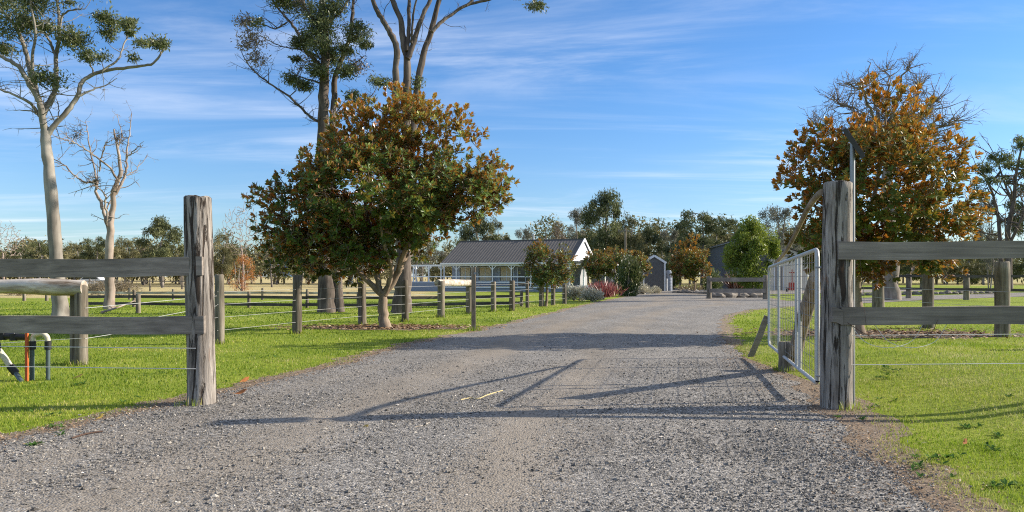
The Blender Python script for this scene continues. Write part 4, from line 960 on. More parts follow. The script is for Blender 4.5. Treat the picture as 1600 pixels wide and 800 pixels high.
# left entrance fence
lp = G(316, 632); YL = lp[1]
t = thing('entrance_fence', lp, 'grey post-and-rail fence left of the driveway with a tall weathered round post', 'fence', 'entrance fences')
pt = P(309, 309, YL); pt[1] = YL
round_post(MB(), (lp[0], lp[1], -.05), pt, .152, .145, 3).build('gate_post', M['gatepost'], t, True)
for (z0, z1, hh, sd) in ((1.505, 1.455, .20, 1), (.875, .845, .19, 2)):
    MB().beam((lp[0] + (.06 if sd == 1 else .08), YL - .125, z0), (-9.6, YL + .42, z1), .055, hh, seg=14, wob=.008, sd=sd).build('rail', M['rail'], t)
w = MB()
for z in (.64, .42): w.tube([(lp[0], YL - .17, z - .01), (-6.0, YL + .0, z), (-9.6, YL + .2, z)], .0042, 5, False)
w.build('wire', M['tape'], t)
round_post(MB(), (-9.7, YL + .55, -.05), (-9.7, YL + .55, 1.75), .13, .12, 8).build('fence_post', M['post'], t, True)
# right entrance fence
rp = G(1306, 637); YRt = rp[1]
t = thing('entrance_fence', rp, 'grey post-and-rail fence right of the driveway whose tall cracked post carries the gate', 'fence', 'entrance fences')
pt = P(1309, 287, YRt); pt[1] = YRt
round_post(MB(), (rp[0], rp[1], -.05), pt, .165, .148, 12, groove=.10).build('gate_post', M['gatepost'], t, True)
for (z0, z1, hh, sd, x0) in ((1.672, 1.69, .185, 3, -.04), (.99, .99, .185, 4, -.01)):
    MB().beam((rp[0] + x0, YRt - .14, z0), (10.2, YRt - .22, z1), .055, hh, seg=12, wob=.007, sd=sd).build('rail', M['rail'], t)
MB().beam((rp[0] - .11, YRt - .155, .985), (rp[0] + .0, YRt - .155, .985), .05, .16, seg=3, wob=.02, sd=7).build('rail_end', M['rail'], t)
w = MB()
for z in (.47, .78): w.tube([(rp[0], YRt - .12, z), (6, YRt - .02, z + .01), (10.2, YRt + .1, z + .05)], .0042, 5, False)
for (sx, sd) in ((.0, 1), (.25, 2)):
    w.tube(catmull([(rp[0] + .10 + sx, YRt - .12, .9), (rp[0] + .22 + sx, YRt - .2, .72), (rp[0] + .45 + sx, YRt - .22, .66), (rp[0] + .72 + sx, YRt - .16, .72), (rp[0] + .85 + sx, YRt - .15, .9)], 5), .003, 4, False)
w.build('wire', M['tape'], t)
wd = MB()
wd.tube(catmull([(rp[0] + .04, YRt - .19, .92), (rp[0] + .2, YRt - .3, .8), (rp[0] + .48, YRt - .3, .74), (rp[0] + .85, YRt - .25, .8), (rp[0] + .98, YRt - .2, .95)], 5), .0035, 4, False)
wd.tube(catmull([(rp[0] + .18, YRt - .17, 1.58), (rp[0] + .2, YRt - .2, 1.3), (rp[0] + .23, YRt - .2, .9), (rp[0] + .3, YRt - .2, .7)], 5), .002, 4, False)
wd.build('rusty_wire', M['rust_wire'], t)
round_post(MB(), (10.3, YRt - .1, -.05), (10.3, YRt - .1, 1.8), .14, .13, 9).build('fence_post', M['post'], t, True)

# tubular gate swung open inward
gn = np.array((3.40, 8.55, 0)); gf = np.array((4.40, 13.15, 0)); gd = nrm(gf - gn); GL = np.linalg.norm(gf - gn)
t = thing('farm_gate', gn, 'open galvanised tube-and-mesh farm gate hung on the right gate post', 'gate')
def gp(u, z): return gn + gd * u * GL + np.array((0, 0, z))
zt = lambda u: 1.70 - .14 * u; zb = lambda u: .205 + .03 * u
c = .09
mb = MB(); loop = [gp(.0, .24), gp(.0, zt(0) - c), gp(.006, zt(0) - .02), gp(c / GL, zt(0)), gp(1 - c / GL, zt(1)), gp(.994, zt(1) - .02), gp(1, zt(1) - c), gp(1, zb(1) + c), gp(.994, zb(1) + .02), gp(1 - c / GL, zb(1)), gp(c / GL, zb(0)), gp(.006, .22), gp(.0, .24)]
mb.tube(loop, .024, 10, False); mb.build('frame', M['galv'], t, True)
for u in (.27, .33, .72):
    w_ = .021
    MB().tube([gp(u, zb(u) + .02), gp(u, zt(u) - .02)], w_, 8).build('upright', M['galv'], t, True)
mb = MB()
zz = np.linspace(.32, 1.56, 9)
for z in zz: mb.tube([gp(.01, z), gp(.99, z - .01)], .003, 4, False)
for u in np.linspace(.04, .96, 26): mb.tube([gp(u, zb(u) + .02), gp(u, zt(u) - .02)], .0028, 4, False)
mb.build('mesh_infill', M['mesh_wire'], t)
mb = MB()
mb = MB()
for z in (1.50, .30): MB().tube([gp(0, z) + np.array((-.03, -.04, 0)), (rp[0] + .02, YRt + .1, z)], .012, 6).build('hinge', M['steel'], t)
# curved timber stay from post top to the gate
pts = [P(1284, 300, YRt + .05), P(1275, 308, 8.8), P(1261, 328, 9.5), P(1250, 350, 10.2), P(1238, 375, 11), P(1226, 395, 11.8), gp(.80, zt(.8) + .03)]
pts = [np.array(p) for p in pts]
mb = MB(); mb.tube(catmull(pts, 6), np.linspace(.036, .027, 37), 10)
tag(mb.build('gate_stay', M['stay'], loc=tuple(pts[-1]), smooth=True), 'curved pale timber stay running from the right post top to the gate', 'timber stay')
# leaning plank at the gate's free end
a, b_ = G(1173, 558), P(1199, 494, 13.2)
mb = MB().beam(a, b_, .03, .10, up=(1, 0, .2), seg=5, wob=.004, sd=5)
tag(mb.build('leaning_plank', M['rail'], loc=tuple(a)), 'short grey plank leaning against the free end of the gate', 'plank')
# stump and propped log behind the gate
sp = G(1229, 580)
mb = round_post(MB(), (sp[0], sp[1], -.03), (sp[0] - .0, sp[1], .42), .12, .115, 14, 24, 8, .06)
tag(mb.build('short_stump', M['post2'], loc=tuple(sp), smooth=True), 'short round stump in the litter behind the open gate', 'stump')
a = G(1238, 576) + np.array((.02, .05, .02)); b_ = P(1276, 432, 9.0)
mb = MB().tube(catmull([a, (a + b_) / 2 + np.array((-.03, 0, -.03)), b_], 6), np.linspace(.10, .085, 13), 12)
tag(mb.build('propped_log', M['stay'], loc=tuple(a), smooth=True), 'brown log propped from the stump up towards the right gate post', 'log')

# solar panel on its pole
sb = np.array(P(1332, HOR, 8.27)); sb[2] = 0
t = thing('solar_pole', sb, 'slim metal pole behind the right gate post topped by a tilted solar panel', 'solar panel')
ztop = P(1332, 232, 8.27)[2]
MB().tube([sb, (sb[0], sb[1], ztop)], .026, 10).build('pole', M['steel'], t, True)
pa, pb = P(1318, 200, 8.27), P(1348, 244, 8.27); ax0 = nrm(pb - pa); cc = (pa + pb) / 2; yv = np.array((.40, .90, .17)); yv = nrm(yv - ax0 * np.dot(yv, ax0)); nvv = np.cross(yv, ax0)
MB().box(cc, (np.linalg.norm(pb - pa),  .30, .045), (ax0, yv, nvv)).build('panel_frame', M['panel_frame'], t)
MB().box(cc + nvv * .0245 * (1 if nvv[0] > 0 else -1), (np.linalg.norm(pb - pa) - .03, .24, .006), (ax0, yv, nvv)).build('solar_panel', M['panel'], t)
MB().beam((sb[0], sb[1], ztop - .01), cc - nvv * .012 * (1 if nvv[0] > 0 else -1), .03, .03).build('bracket', M['steel'], t)

# ------------------------------------------------------------------ left strainer assembly and water pipes
hb = G(122, 570)
t = thing('strainer_brace', hb, 'thick pale log lying across round posts behind the left rails', 'log rail')
round_post(MB(), (hb[0] + .05, hb[1], -.05), (hb[0] + .05, hb[1], 1.24), .10, .095, 15, 24, 14, .05).build('post', M['post2'], t, True)
round_post(MB(), (hb[0] - .12, hb[1] + .16, -.05), (hb[0] - .12, hb[1] + .16, 1.12), .09, .09, 16, 24, 14, .05).build('post', M['post2'], t, True)
mb = MB(); xs = np.linspace(hb[0] + .1, hb[0] - 3.6, 26); mb.tube([(x, hb[1] + .02 + .03 * math.sin(x * 2), 1.235 - .01 * i / 26 + .012 * math.sin(x * 3)) for i, x in enumerate(xs)], .122 + .012 * np.sin(xs * 4.1), 16)
mb.build('log', M['log'], t, True)
round_post(MB(), (hb[0] - 3.4, hb[1], -.05), (hb[0] - 3.4, hb[1], 1.15), .11, .1, 17, 24, 14, .05).build('post', M['post2'], t, True)
wp0 = G(343, 537)
w = MB()
for (z0, z1) in ((.55, .8), (.42, .55), (.9, 1.0)):
    w.tube([(hb[0] + .14, hb[1] - .05, z0), (wp0[0], wp0[1], z1)], .0045, 5, False)
for z in (.5, .38): w.tube([(hb[0] + .12, hb[1] - .1, z + .05), (hb[0] - 4, hb[1] - 1.6, z - .14)], .0045, 5, False)
w.build('wire', M['wire'], t)

wpb = G(50, 594); Yw = wpb[1]
t = thing('water_standpipe', wpb, 'cluster of grey and orange water pipes with valves in the grass, bottom left', 'water pipes')
def gx(px, py, Y=Yw): return P(px, py, Y)
orp = MB().beam(G(42, 596), gx(42, 500), .035, .03, up=(0, 1, 0)); orp.build('orange_stake', M['pipe_or'], t)
MB().tube([(*G(50, 594)[:2], 0), (*G(50, 594)[:2], gx(0, 535)[2])], .03, 12).build('pipe', M['pipe_gr'], t, True)
q = P(75, HOR, Yw)
MB().tube([(q[0], q[1], 0), (q[0], Yw, gx(0, 535)[2])], .027, 12).build('pipe', M['pipe_gr'], t, True)
for px in (51, 75): MB().tube([gx(px, 546), gx(px, 533)], .042, 12).build('pipe_collar', M['pipe_bk'], t, True)
MB().tube(catmull([gx(51, 533), gx(53, 525), gx(60, 522), gx(67, 522), gx(73, 526), gx(75, 533)], 4), .034, 12).build('elbow', M['pipe_wh'], t, True)
mb = MB(); mb.tube([gx(-60, 526), gx(-20, 525), gx(10, 525), gx(42, 527)], .045, 12); mb.tube([gx(2, 531), gx(2, 520)], .07, 10); mb.tube([gx(22, 532), gx(22, 521)], .055, 10)
mb.build('valve_body', M['pipe_bk'], t, True)
MB().tube([gx(-4, 545), gx(8, 560), gx(16, 573)], .04, 12).build('valve_union', M['pipe_wh'], t, True)
MB().tube([gx(-8, 527), gx(-4, 546)], .05, 12).build('valve_collar', M['pipe_bk'], t, True)
MB().tube([gx(16, 572), gx(25, 583)], .05, 12).build('valve_collar', M['pipe_bk'], t, True)
MB().tube([gx(24, 582), (*G(34, 597)[:2], 0)], .03, 12).build('pipe', M['pipe_gr'], t, True)
for px in (22, 2): MB().tube([gx(px, 521), gx(px, 512)], .012, 6).build('valve_stem', M['steel'], t, True)

# ------------------------------------------------------------------ driveway fence (left)
dposts = [(343, 430, 537, .1), (464, 431, 521, .118), (566, 435, 509, .12), (633, 438, 503, .11), (689, 440, 496, .13), (733, 446, 490, .125), (771, 441, 487, .11),
          (800, 439, 486, .12), (824, 440, 481, .08), (846, 443, 479, .12), (864, 444, 477, .11), (882, 445, 475, .11)]
g0 = G(343, 537)
t = thing('driveway_fence', g0, 'post-and-wire fence with round timber posts running up the left of the driveway', 'fence')
tops = []
for i, (px, ty, by, rr) in enumerate(dposts):
    b = G(px, by); h = CAM_H + (HOR - ty) / FPX * b[1]; tops.append(b)
    round_post(MB(), (b[0], b[1], -.05), (b[0] + .01 * math.sin(i * 2.1), b[1], h), rr, rr * .93, 80 + i, 16, 8, .05).build('post', M['post_dark' if i in (1, 3, 7, 8) else 'post2'], t, True)
w = MB()
for z in (.28, .55, .82, 1.08): w.tube([(b[0], b[1] - .12, z) for b in tops], .0042, 4, False)
w.build('wire', M['wire'], t)
a, b_ = tops[4], tops[5]
mb = MB(); mb.tube([(a[0] - .12, a[1], 1.18), ((a[0] + b_[0]) / 2, (a[1] + b_[1]) / 2, 1.17), (b_[0] + .12, b_[1], 1.15)], .125, 12); mb.build('brace_log', M['log'], t, True)
mb = MB(); a = tops[-3] + np.array((0, 0, 0)); e = tops[-1] + np.array((1.2, 2.5, 0))
# timber stake
sk = G(740, 517)
mb = MB().beam((sk[0], sk[1], -.03), (sk[0], sk[1], CAM_H + (HOR - 417) / FPX * sk[1]), .11, .09, up=(0, 1, 0), seg=6, wob=.006, sd=9)
so = mb.build('timber_stake', M['stay'], loc=tuple(sk)); tag(so, 'tall slim squared timber stake alone at the lawn edge', 'stake')
kn = MB().tube([P(742, 427, sk[1] - .06), P(742, 427, sk[1] + .02)], .035, 8).build('knob', M['steel'], None, loc=tuple(sk)); kn.location = (0, 0, 0); kn.parent = so

# two-rail yard fence behind
def rail_fence(name, pts, zs, ph, label, pr=.08, rh=.11, step=2.6, group=None, mat=None, pm=None, wdt=.05):
    t = thing(name, (pts[0][0], pts[0][1], 0), label, 'fence', group)
    pts = [np.array((p[0], p[1], 0.)) for p in pts]; sd = 0
    for a, b in zip(pts[:-1], pts[1:]):
        L = np.linalg.norm(b - a); n = max(1, int(round(L / step))); pp = [a + (b - a) * k / n for k in range(n + 1)]
        side = nrm(np.cross(b - a, (0, 0, 1))); side = side if side[1] < 0 else -side
        for k, p in enumerate(pp[:-1] if b is not pts[-1] else pp):
            sd += 1; jj = .04 * math.sin(sd * 3.7)
            round_post(MB(), (p[0], p[1], -.03), (p[0] + jj * .2, p[1], ph + jj), pr, pr * .95, sd, 10, 3, .04).build('post', pm or M['post2'], t, True)
        for z in zs:
            sd += 1
            for p, q in zip(pp[:-1], pp[1:]):
                sd += 1; o = side * (pr + wdt / 2 - .01)
                MB().beam(p + o + (0, 0, z + .015 * math.sin(sd * 1.7)), q + o + (0, 0, z + .015 * math.sin((sd + 1) * 1.7)), wdt, rh).build('rail', mat or M['raily'], t)
    return t
def gx2(px, Y): return ((px - 800) / FPX * Y, Y)
rail_fence('paddock_fence', [gx2(120, 35.5), gx2(300, 35), gx2(480, 34.2), gx2(640, 34), gx2(815, 36)], (.15, .47), .72, 'low dark two-rail fence crossing the lawn behind the gum trunks', .075, .13, 2.5)
rail_fence('paddock_fence', [gx2(135, 47), gx2(340, 46), gx2(480, 46), gx2(640, 47)], (.42,), .66, 'pale single-rail fence just beyond the low dark fence', .075, .13, 3.2, mat=M['log'])
rail_fence('paddock_fence', [gx2(-60, 75), gx2(140, 73), gx2(330, 72)], (.5, .95), 1.15, 'thin far rail fence on the dry paddock behind the dead tree', .07, .09, 5.0, mat=M['post2'])
rail_fence('paddock_fence', [gx2(1340, 52), gx2(1510, 46), gx2(1640, 42)], (.62, 1.42), 1.5, 'dark two-rail fence across the right lawn beyond the thick posts', .17, .15, 4.6)
rail_fence('paddock_fence', [gx2(1108, 47.5), gx2(1196, 46.5)], (.52, 1.22), 1.42, 'short dark two-rail panel at the track junction ahead of the grey barn', .16, .25, 3.6, mat=M['rail'], pm=M['post2'])

# thick posts of the right wire fence
t = thing('wire_fence', G(1372, 496), 'wire fence on thick round posts behind the right rails', 'fence')
rps = [(1372, 420, 496, .2), (1450, 418, 513, .155), (1566, 410, 526, .165)]
q = []
for i, (px, ty, by, rr) in enumerate(rps):
    b = G(px, by); h = CAM_H + (HOR - ty) / FPX * b[1]; q.append(b)
    round_post(MB(), (b[0], b[1], -.05), (b[0], b[1], h), rr, rr * .93, 120 + i, 20, 10, .05).build('post', M['post2'], t, True)
q.append(np.array((11.0, 13.0, 0))); round_post(MB(), (11.0, 13.0, -.05), (11.0, 13.0, 1.7), .16, .15, 125, 20, 8, .05).build('post', M['post2'], t, True)
w = MB()
for z in (.35, .7, 1.05): w.tube([(b[0] - .17, b[1], z) for b in q], .0042, 4, False)
w.build('wire', M['wire'], t)

# loose posts on the far paddock
for (px, by, h, lab) in ((216, 489, .72, 'pale short post before the low fence, left of the gate post'), (252, 447, 1.5, 'thin far post on the dry paddock under the umbrella gum'),
                         (285, 452, 1.5, 'thin far post on the dry paddock just left of the gate post'), (38, 470, 1.1, 'pale post on the dry grass near the left edge'), (73, 470, 1.1, 'pale post on the dry grass left of the tall pale trunk')):
    b = G(px, by); o = round_post(MB(), (b[0], b[1], -.03), (b[0], b[1], h), .13 if by < 460 else .09, .1 if by < 460 else .085, px, 12, 4, .04).build('fence_post', M['post2'], loc=tuple(b), smooth=True)
    tag(o, lab, 'post', 'loose posts on the left paddock')
b = G(158, 491)
mb = MB(); mb.tube(catmull([b + (0, 0, .06), P(185, 480, b[1] + .6), P(210, 470, b[1] + 1.2)], 4), [.05, .045, .04, .035, .03, .03, .025, .02, .02], 7); mb.tube([P(178, 483, b[1] + .5), P(170, 478, b[1] + .9)], [.03, .012], 5)
tag(mb.build('fallen_branch', M['dead_bark'], loc=tuple(b), smooth=True), 'pale fallen branch propped at the foot of the dead tree', 'branch')

# small things on the ground
def strip(name, pts, r0, mat, label, cat, zb=.03):
    p = [G(*q) + (0, 0, zb) for q in pts]; mb = MB().tube(catmull(p, 4), r0, 5)
    return tag(mb.build(name, mat, loc=tuple(p[0]), smooth=True), label, cat)
strip('straw_strand', [(720, 631), (735, 628), (748, 629), (762, 623), (785, 616)], .007, plain('straw', (.55, .45, .22), .8), 'pale strand of straw lying on the gravel in the middle', 'straw', .045)
strip('twig', [(648, 675), (662, 672), (672, 667)], .004, M['log'], 'thin pale twig on the gravel left of the wheel track', 'twig', .045)
strip('twig', [(112, 690), (135, 683), (160, 679)], .008, M['rust_wire'], 'thin dark twig at the lawn edge, lower left', 'twig', .03)
def fallen_leaf(px, py, L, ang, label, colr):
    b = G(px, py); d = np.array((math.cos(ang), math.sin(ang), .25)); s = np.array((-math.sin(ang), math.cos(ang), .3)); c = b + (0, 0, .025)
    V = [c - d * L / 2, c - d * L * .15 - s * L * .2, c + d * L * .25 - s * L * .16, c + d * L / 2 + (0, 0, .02), c + d * L * .25 + s * L * .16 + (0, 0, .02), c - d * L * .15 + s * L * .2, c]
    F = [(6, 0, 1), (6, 1, 2), (6, 2, 3), (6, 3, 4), (6, 4, 5), (6, 5, 0)]
    o = MB().add(V, F).build('fallen_leaf', colr, loc=tuple(b)); mod = o.modifiers.new('thick', 'SOLIDIFY'); mod.thickness = .002
    return tag(o, label, 'leaf', 'fallen leaves')
lo = plain('orange_dead_leaf', (.42, .15, .04), .8, 0, .3, 0, 20); ly = plain('yellow_dead_leaf', (.5, .33, .07), .8, 0, .3, 0, 20)
fallen_leaf(374, 617, .18, .2, 'large orange dead leaf on the litter right of the left gate post', lo)
fallen_leaf(382, 597, .16, 1.0, 'curled orange-brown leaf just above the larger one by the left post', lo)
fallen_leaf(122, 591, .13, .1, 'orange-yellow leaf on the lawn beneath the left rails', ly)
fallen_leaf(156, 656, .07, .7, 'small yellow leaf on the lawn near the gravel, lower left', ly)
fallen_leaf(566, 674, .12, .1, 'yellow flat leaf on the gravel left of the middle', ly)
fallen_leaf(1508, 696, .07, .7, 'tiny orange leaf on the lower right lawn', lo)

# ------------------------------------------------------------------ house
def frame_axes(theta): return np.array((-math.cos(theta), math.sin(theta), 0.)), np.array((math.sin(theta), math.cos(theta), 0.))
def corrugated(mb, o, a, b, up, n, amp=.02):
    """ribbed sheet from o along a (width) and b (slope)"""
    k = n * 4 + 1; V = []
    for i in range(k):
        h = amp if (i % 4) in (1,) else 0
        p = o + a * i / (k - 1); V += [p + up * h, p + b + up * h]
    F = [(2 * i, 2 * i + 2, 2 * i + 3, 2 * i + 1) for i in range(k - 1)]
    mb.add(V, F)
    V2 = [v - up * .05 for v in (o, o + a, o + a + b, o + b)]; mb.add(V2, [(0, 1, 2, 3)]); return mb
def house():
    th = R(20); u, v = frame_axes(th); zz = np.array((0, 0, 1.)); O = np.array((5.3, 69.5, 0.))
    def q(a, b, z): return O + u * a + v * b + zz * z
    t = thing('farmhouse', O, 'low farmhouse with charcoal roof, white gable and white verandah posts', 'house')
    ax = (u, v, zz); L = 12.8; D = 9.0; ze, zr = 2.72, 4.95; hd = D / 2
    # walls: recessed behind the verandah
    mb = MB(); mb.box(q(L / 2 + .3, (2.1 + D - .3) / 2, (.45 + 2.75) / 2), (L - .8, D - .3 - 2.1, 2.3), ax); mb.build('wall', M['wall'], t)
    mb = MB(); sl = nrm(v * hd + zz * (zr - ze)); nu = nrm(np.cross(u, sl)); nu = nu if nu[2] > 0 else -nu
    corrugated(mb, q(-.1, -.15, ze - .07), u * (L + .2), v * (hd + .15) + zz * (zr - ze + .07), nu, 44)
    sl2 = nrm(-v * hd + zz * (zr - ze)); nu2 = np.cross(sl2, u); nu2 = nu2 if nu2[2] > 0 else -nu2
    corrugated(mb, q(-.1, D + .15, ze - .07), u * (L + .2), -v * (hd + .15) + zz * (zr - ze + .07), nu2, 44)
    roof = mb.build('roof', M['roof'], t)
    mb = MB().tube([q(-.1, hd, zr + .02), q(L + .1, hd, zr + .02)], .07, 6); sub(mb.build('ridge_cap', M['roof'], t), roof)
    mb = MB().tube([q(5.2, hd + .5, zr - .3), q(5.2, hd + .5, zr + .55)], .09, 10); mb.tube([q(5.2, hd + .5, zr + .55), q(5.2, hd + .5, zr + .68)], .13, 10); sub(mb.build('flue', M['galv'], t), roof)
    mb = MB().beam(q(-.1, -.2, ze - .1), q(L + .1, -.2, ze - .1), .12, .14); sub(mb.build('gutter', M['white'], t), roof)
    # gable end
    for (e, nm) in ((-.02, 'gable'), (L + .02, 'gable')):
        V = [q(e, .0, ze - .06), q(e, D, ze - .06), q(e, hd, zr - .06)]; V += [x - u * .08 * (1 if e < 0 else -1) * -1 for x in V]
        MB().add(V[:3] + V[3:], [(0, 1, 2, 2), (3, 5, 4, 4), (0, 3, 4, 1), (1, 4, 5, 2), (2, 5, 3, 0)]).build(nm, M['white'], t)
    for s_ in (0, 1):
        bb = D + .25 if s_ else -.25
        MB().beam(q(-.16, bb, ze - .12), q(-.16, hd, zr + .02), .06, .24).build('barge_board', M['white'], t)
    # dark eave lining seen behind the far barge board
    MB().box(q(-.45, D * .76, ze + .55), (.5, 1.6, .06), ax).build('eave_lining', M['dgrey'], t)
    # verandah deck, posts, rails, brackets
    dk = MB().box(q(17.2 / 2 - .2, 1.0, .38), (17.6, 2.3, .10), ax).build('deck', M['white'], t)
    MB().box(q(17.2 / 2 - .2, -.05, .17), (17.4, .06, .34), ax).build('deck_skirt', M['deck'], t)
    MB().box(q(15.2, -.35, .42), (4.6, .06, .84), ax).build('deck_skirt', M['deck'], t)
    xs = [0.1, 1.9, 3.8, 5.7, 7.6, 9.5, 11.3, 12.9, 14.2, 15.6, 17.0]
    for x in xs:
        pm = MB().beam(q(x, 0, .43), q(x, 0, ze - .2), .09, .09, up=v); po = pm.build('verandah_post', M['white'], t)
        bm = MB()
        for s_ in (-1, 1):
            if x + s_ * .5 < 0 or x + s_ * .5 > 17.3: continue
            bm.beam(q(x + s_ * .04, 0, ze - .66), q(x + s_ * .40, 0, ze - .27), .04, .055)
        sub(bm.build('post_bracket', M['white'], t), po)
    for x in (13.6, 15.3, 17.0): MB().beam(q(x, 2.2, .43), q(x, 2.2, ze - .2), .1, .1, up=v).build('verandah_post', M['white'], t)
    MB().beam(q(-.05, 0, ze - .25), q(17.1, 0, ze - .25), .08, .14).build('verandah_beam', M['white'], t)
    MB().beam(q(L, 2.2, ze - .25), q(17.1, 2.2, ze - .25), .08, .12).build('verandah_beam', M['white'], t)
    for z in (1.38, .86): MB().beam(q(2.0, 0, z), q(17.0, 0, z), .05, .09).build('railing', M['white'], t)
    for z in (1.38, .86): MB().beam(q(17.0, .05, z), q(17.0, 2.2, z), .05, .09).build('railing', M['white'], t)
    for z in (1.38,): MB().beam(q(L + .2, 2.2, z), q(17.0, 2.2, z), .05, .08).build('railing', M['white'], t)
    # windows and doors in the front wall
    def window(x, w, z0, z1, mid=True, door=False):
        f = MB(); y = 2.05
        for (a, b) in ((x, x), (x + w, x + w)): f.beam(q(a, y, z0), q(b, y, z1), .07, .07, up=v)
        for z in (z0, z1): f.beam(q(x, y, z), q(x + w, y, z), .07, .07)
        if mid: f.beam(q(x + w / 2, y, z0), q(x + w / 2, y, z1), .05, .05, up=v)
        fo = f.build('door_frame' if door else 'window_frame', M['white'], t)
        g = MB().box(q(x + w / 2, y + .03, (z0 + z1) / 2), (w - .08, .02, z1 - z0 - .08), ax); sub(g.build('pane', M['glass'], t), fo)
        for s_ in ((.28,) if not door else ()):
            g = MB().box(q(x + w * .5, y + .005, (z0 + z1) / 2), (w * .78, .01, z1 - z0 - .1), ax); sub(g.build('blind', M['blind'], t), fo)
    window(10.6, 1.3, .95, 2.3); window(8.4, 1.5, .95, 2.3); window(6.2, 1.5, .95, 2.3); window(4.2, 1.6, .47, 2.35, True, True); window(2.4, 1.2, .95, 2.3); window(.8, 1.0, .95, 2.3)
    # low roof on the right side of the house
    mb = MB(); corrugated(mb, q(-.15, 1.2, ze - .05) + zz * .25, v * 6.2, -u * 2.9 - zz * .35, zz, 16); r2 = mb.build('side_roof', M['roof'], t)
    MB().beam(q(-3.0, 1.2, ze - .2), q(-3.0, 7.4, ze - .2), .08, .12).build('verandah_beam', M['white'], t)
    MB().beam(q(-.2, 1.15, ze - .2), q(-3.0, 1.15, ze - .2), .08, .12).build('verandah_beam', M['white'], t)
    for (x, y) in ((-.9, 1.2), (-2.9, 1.2), (-2.9, 4.2), (-2.9, 7.2)): MB().beam(q(x, y, 0), q(x, y, ze - .25), .12, .12, up=v).build('verandah_post', M['white'], t)
    MB().box(q(-1.5, 1.4, .3), (2.6, .1, .6), ax).build('step', M['white'], t)
    MB().box(q(-1.5, 6.5, 1.4), (2.4, .1, 2.6), ax).build('side_wall', M['wall'], t)
house()

def gable_box(t, O, th, w, d, ze, zr, wallm, roofm, trim=None, front=None, n=12, over=.12):
    """gable facing the camera; u runs left, v goes back"""
    u, v = frame_axes(th); zz = np.array((0, 0, 1.)); q = lambda a, b, z: O + u * a + v * b + zz * z
    V = []
    for b in (0, d): V += [q(0, b, 0), q(w, b, 0), q(w, b, ze), q(w / 2, b, zr - .03), q(0, b, ze)]
    MB().add(V, [(0, 1, 6, 5), (1, 2, 7, 6), (4, 0, 5, 9)]).add(V, [(0, 4, 3, 2, 1), (5, 6, 7, 8, 9)]).build('wall', wallm, t)
    mb = MB(); e = (zr - ze) / (w / 2) * over
    corrugated(mb, q(-over, -over, ze - e + .06), v * (d + 2 * over), u * (w / 2 + over) + zz * (zr - ze + e), zz, n)
    corrugated(mb, q(w + over, -over, ze - e + .06), v * (d + 2 * over), -u * (w / 2 + over) + zz * (zr - ze + e), zz, n)
    rf = mb.build('roof', roofm, t)
    if trim:
        for s_ in (0, 1):
            x = -over if s_ == 0 else w + over
            MB().beam(q(x, -over - .02, ze - e - .02), q(w / 2, -over - .02, zr + .0), .05, .2, up=zz).build('barge_board', trim, t)
    return q, u, v, zz
# garden shed with white portal
O = np.array((P(1039, HOR, 72)[0], 72, 0.))
t = thing('garden_shed', O, 'narrow dark grey gabled shed with white-edged front, right of the house', 'shed')
q, u, v, zz = gable_box(t, O, R(4), 2.0, 4.2, 2.75, 3.35, M['dgrey'], M['roof'], M['white'])
for x in (0.02, 1.98): MB().beam(q(x, -.08, 0), q(x, -.08, 2.75), .12, .12, up=v).build('corner_post', M['white'], t)
mb = MB()
for k in range(1, 14): mb.beam(q(.08 + k * .135, -.02, .02), q(.1 + k * .135, -.02, 2.75), .02, .02, up=v)
mb.build('cladding', M['dgrey'], t)
# water tank right of it
tb = G(1045, 455)
t = thing('water_tank', tb, 'small blue-grey tank with white pipe beside the garden shed', 'tank')
MB().tube([(tb[0], tb[1], 0), (tb[0], tb[1], 1.85), (tb[0], tb[1], 2.0)], [.33, .33, .18], 20).build('tank_body', M['deck'], t, True)
MB().tube([(tb[0] - .25, tb[1] - .35, 0), (tb[0] - .25, tb[1] - .35, 1.2)], .06, 8).build('pipe', M['white'], t, True)
mb = MB()
for k in range(6): mb.tube([(tb[0], tb[1], .2 + k * .28), (tb[0], tb[1], .24 + k * .28)], .345, 20, False)
mb.build('hoop', M['deck'], t)
# grey barn and cream garage
O = np.array((P(1208, HOR, 78)[0], 78, 0.))
t = thing('grey_barn', O, 'large dark grey metal barn behind the green tree', 'barn')
q, u, v, zz = gable_box(t, O, R(7), 4.0, 20, 5.05, 5.6, M['dgrey'], M['roof'], None, n=30)
mb = MB()
for k in range(1, 15): mb.beam(q(k * .26, -.01, .05), q(k * .26, -.01, 5.0), .04, .03, up=v)
for k in range(1, 48): mb.beam(q(4.01, k * .42, .05), q(4.01, k * .42, 5.0), .03, .04, up=v)
mb.build('cladding_rib', M['dgrey'], t)
MB().beam(q(4.14, -.1, 4.93), q(4.14, 20.1, 4.93), .10, .12).build('gutter', M['steel'], t)
d = MB().box(q(1.8, -.03, 1.5), (2.4, .06, 3.0), (u, v, zz)).build('roller_door', M['roof'], t)
O = np.array((P(1262, HOR, 76)[0], 76, 0.))
t = thing('cream_garage', O, 'cream clad garage with low grey roof seen through the gate', 'garage')
q, u, v, zz = gable_box(t, O, R(8), 3.5, 9, 3.45, 4.15, M['cream'], M['roof'], None, n=20, over=.25)
mb = MB()
for k in range(1, 10): mb.beam(q(k * .33, -.01, .05), q(k * .35, -.01, 3.4), .05, .03, up=v)
mb.build('cladding_rib', M['cream'], t)
MB().beam(q(-.25, -.3, 3.43), q(3.75, -.3, 3.43), .08, .12).build('fascia', M['dgrey'], t)
f = MB().box(q(2.75, -.03, 1.2), (.75, .06, 2.3), (u, v, zz)).build('door', M['dgrey'], t)
for x in (2.3, 3.2): MB().beam(q(x, -.05, 0), q(x, -.05, 2.4), .09, .08, up=v).build('door_frame', M['white'], t)
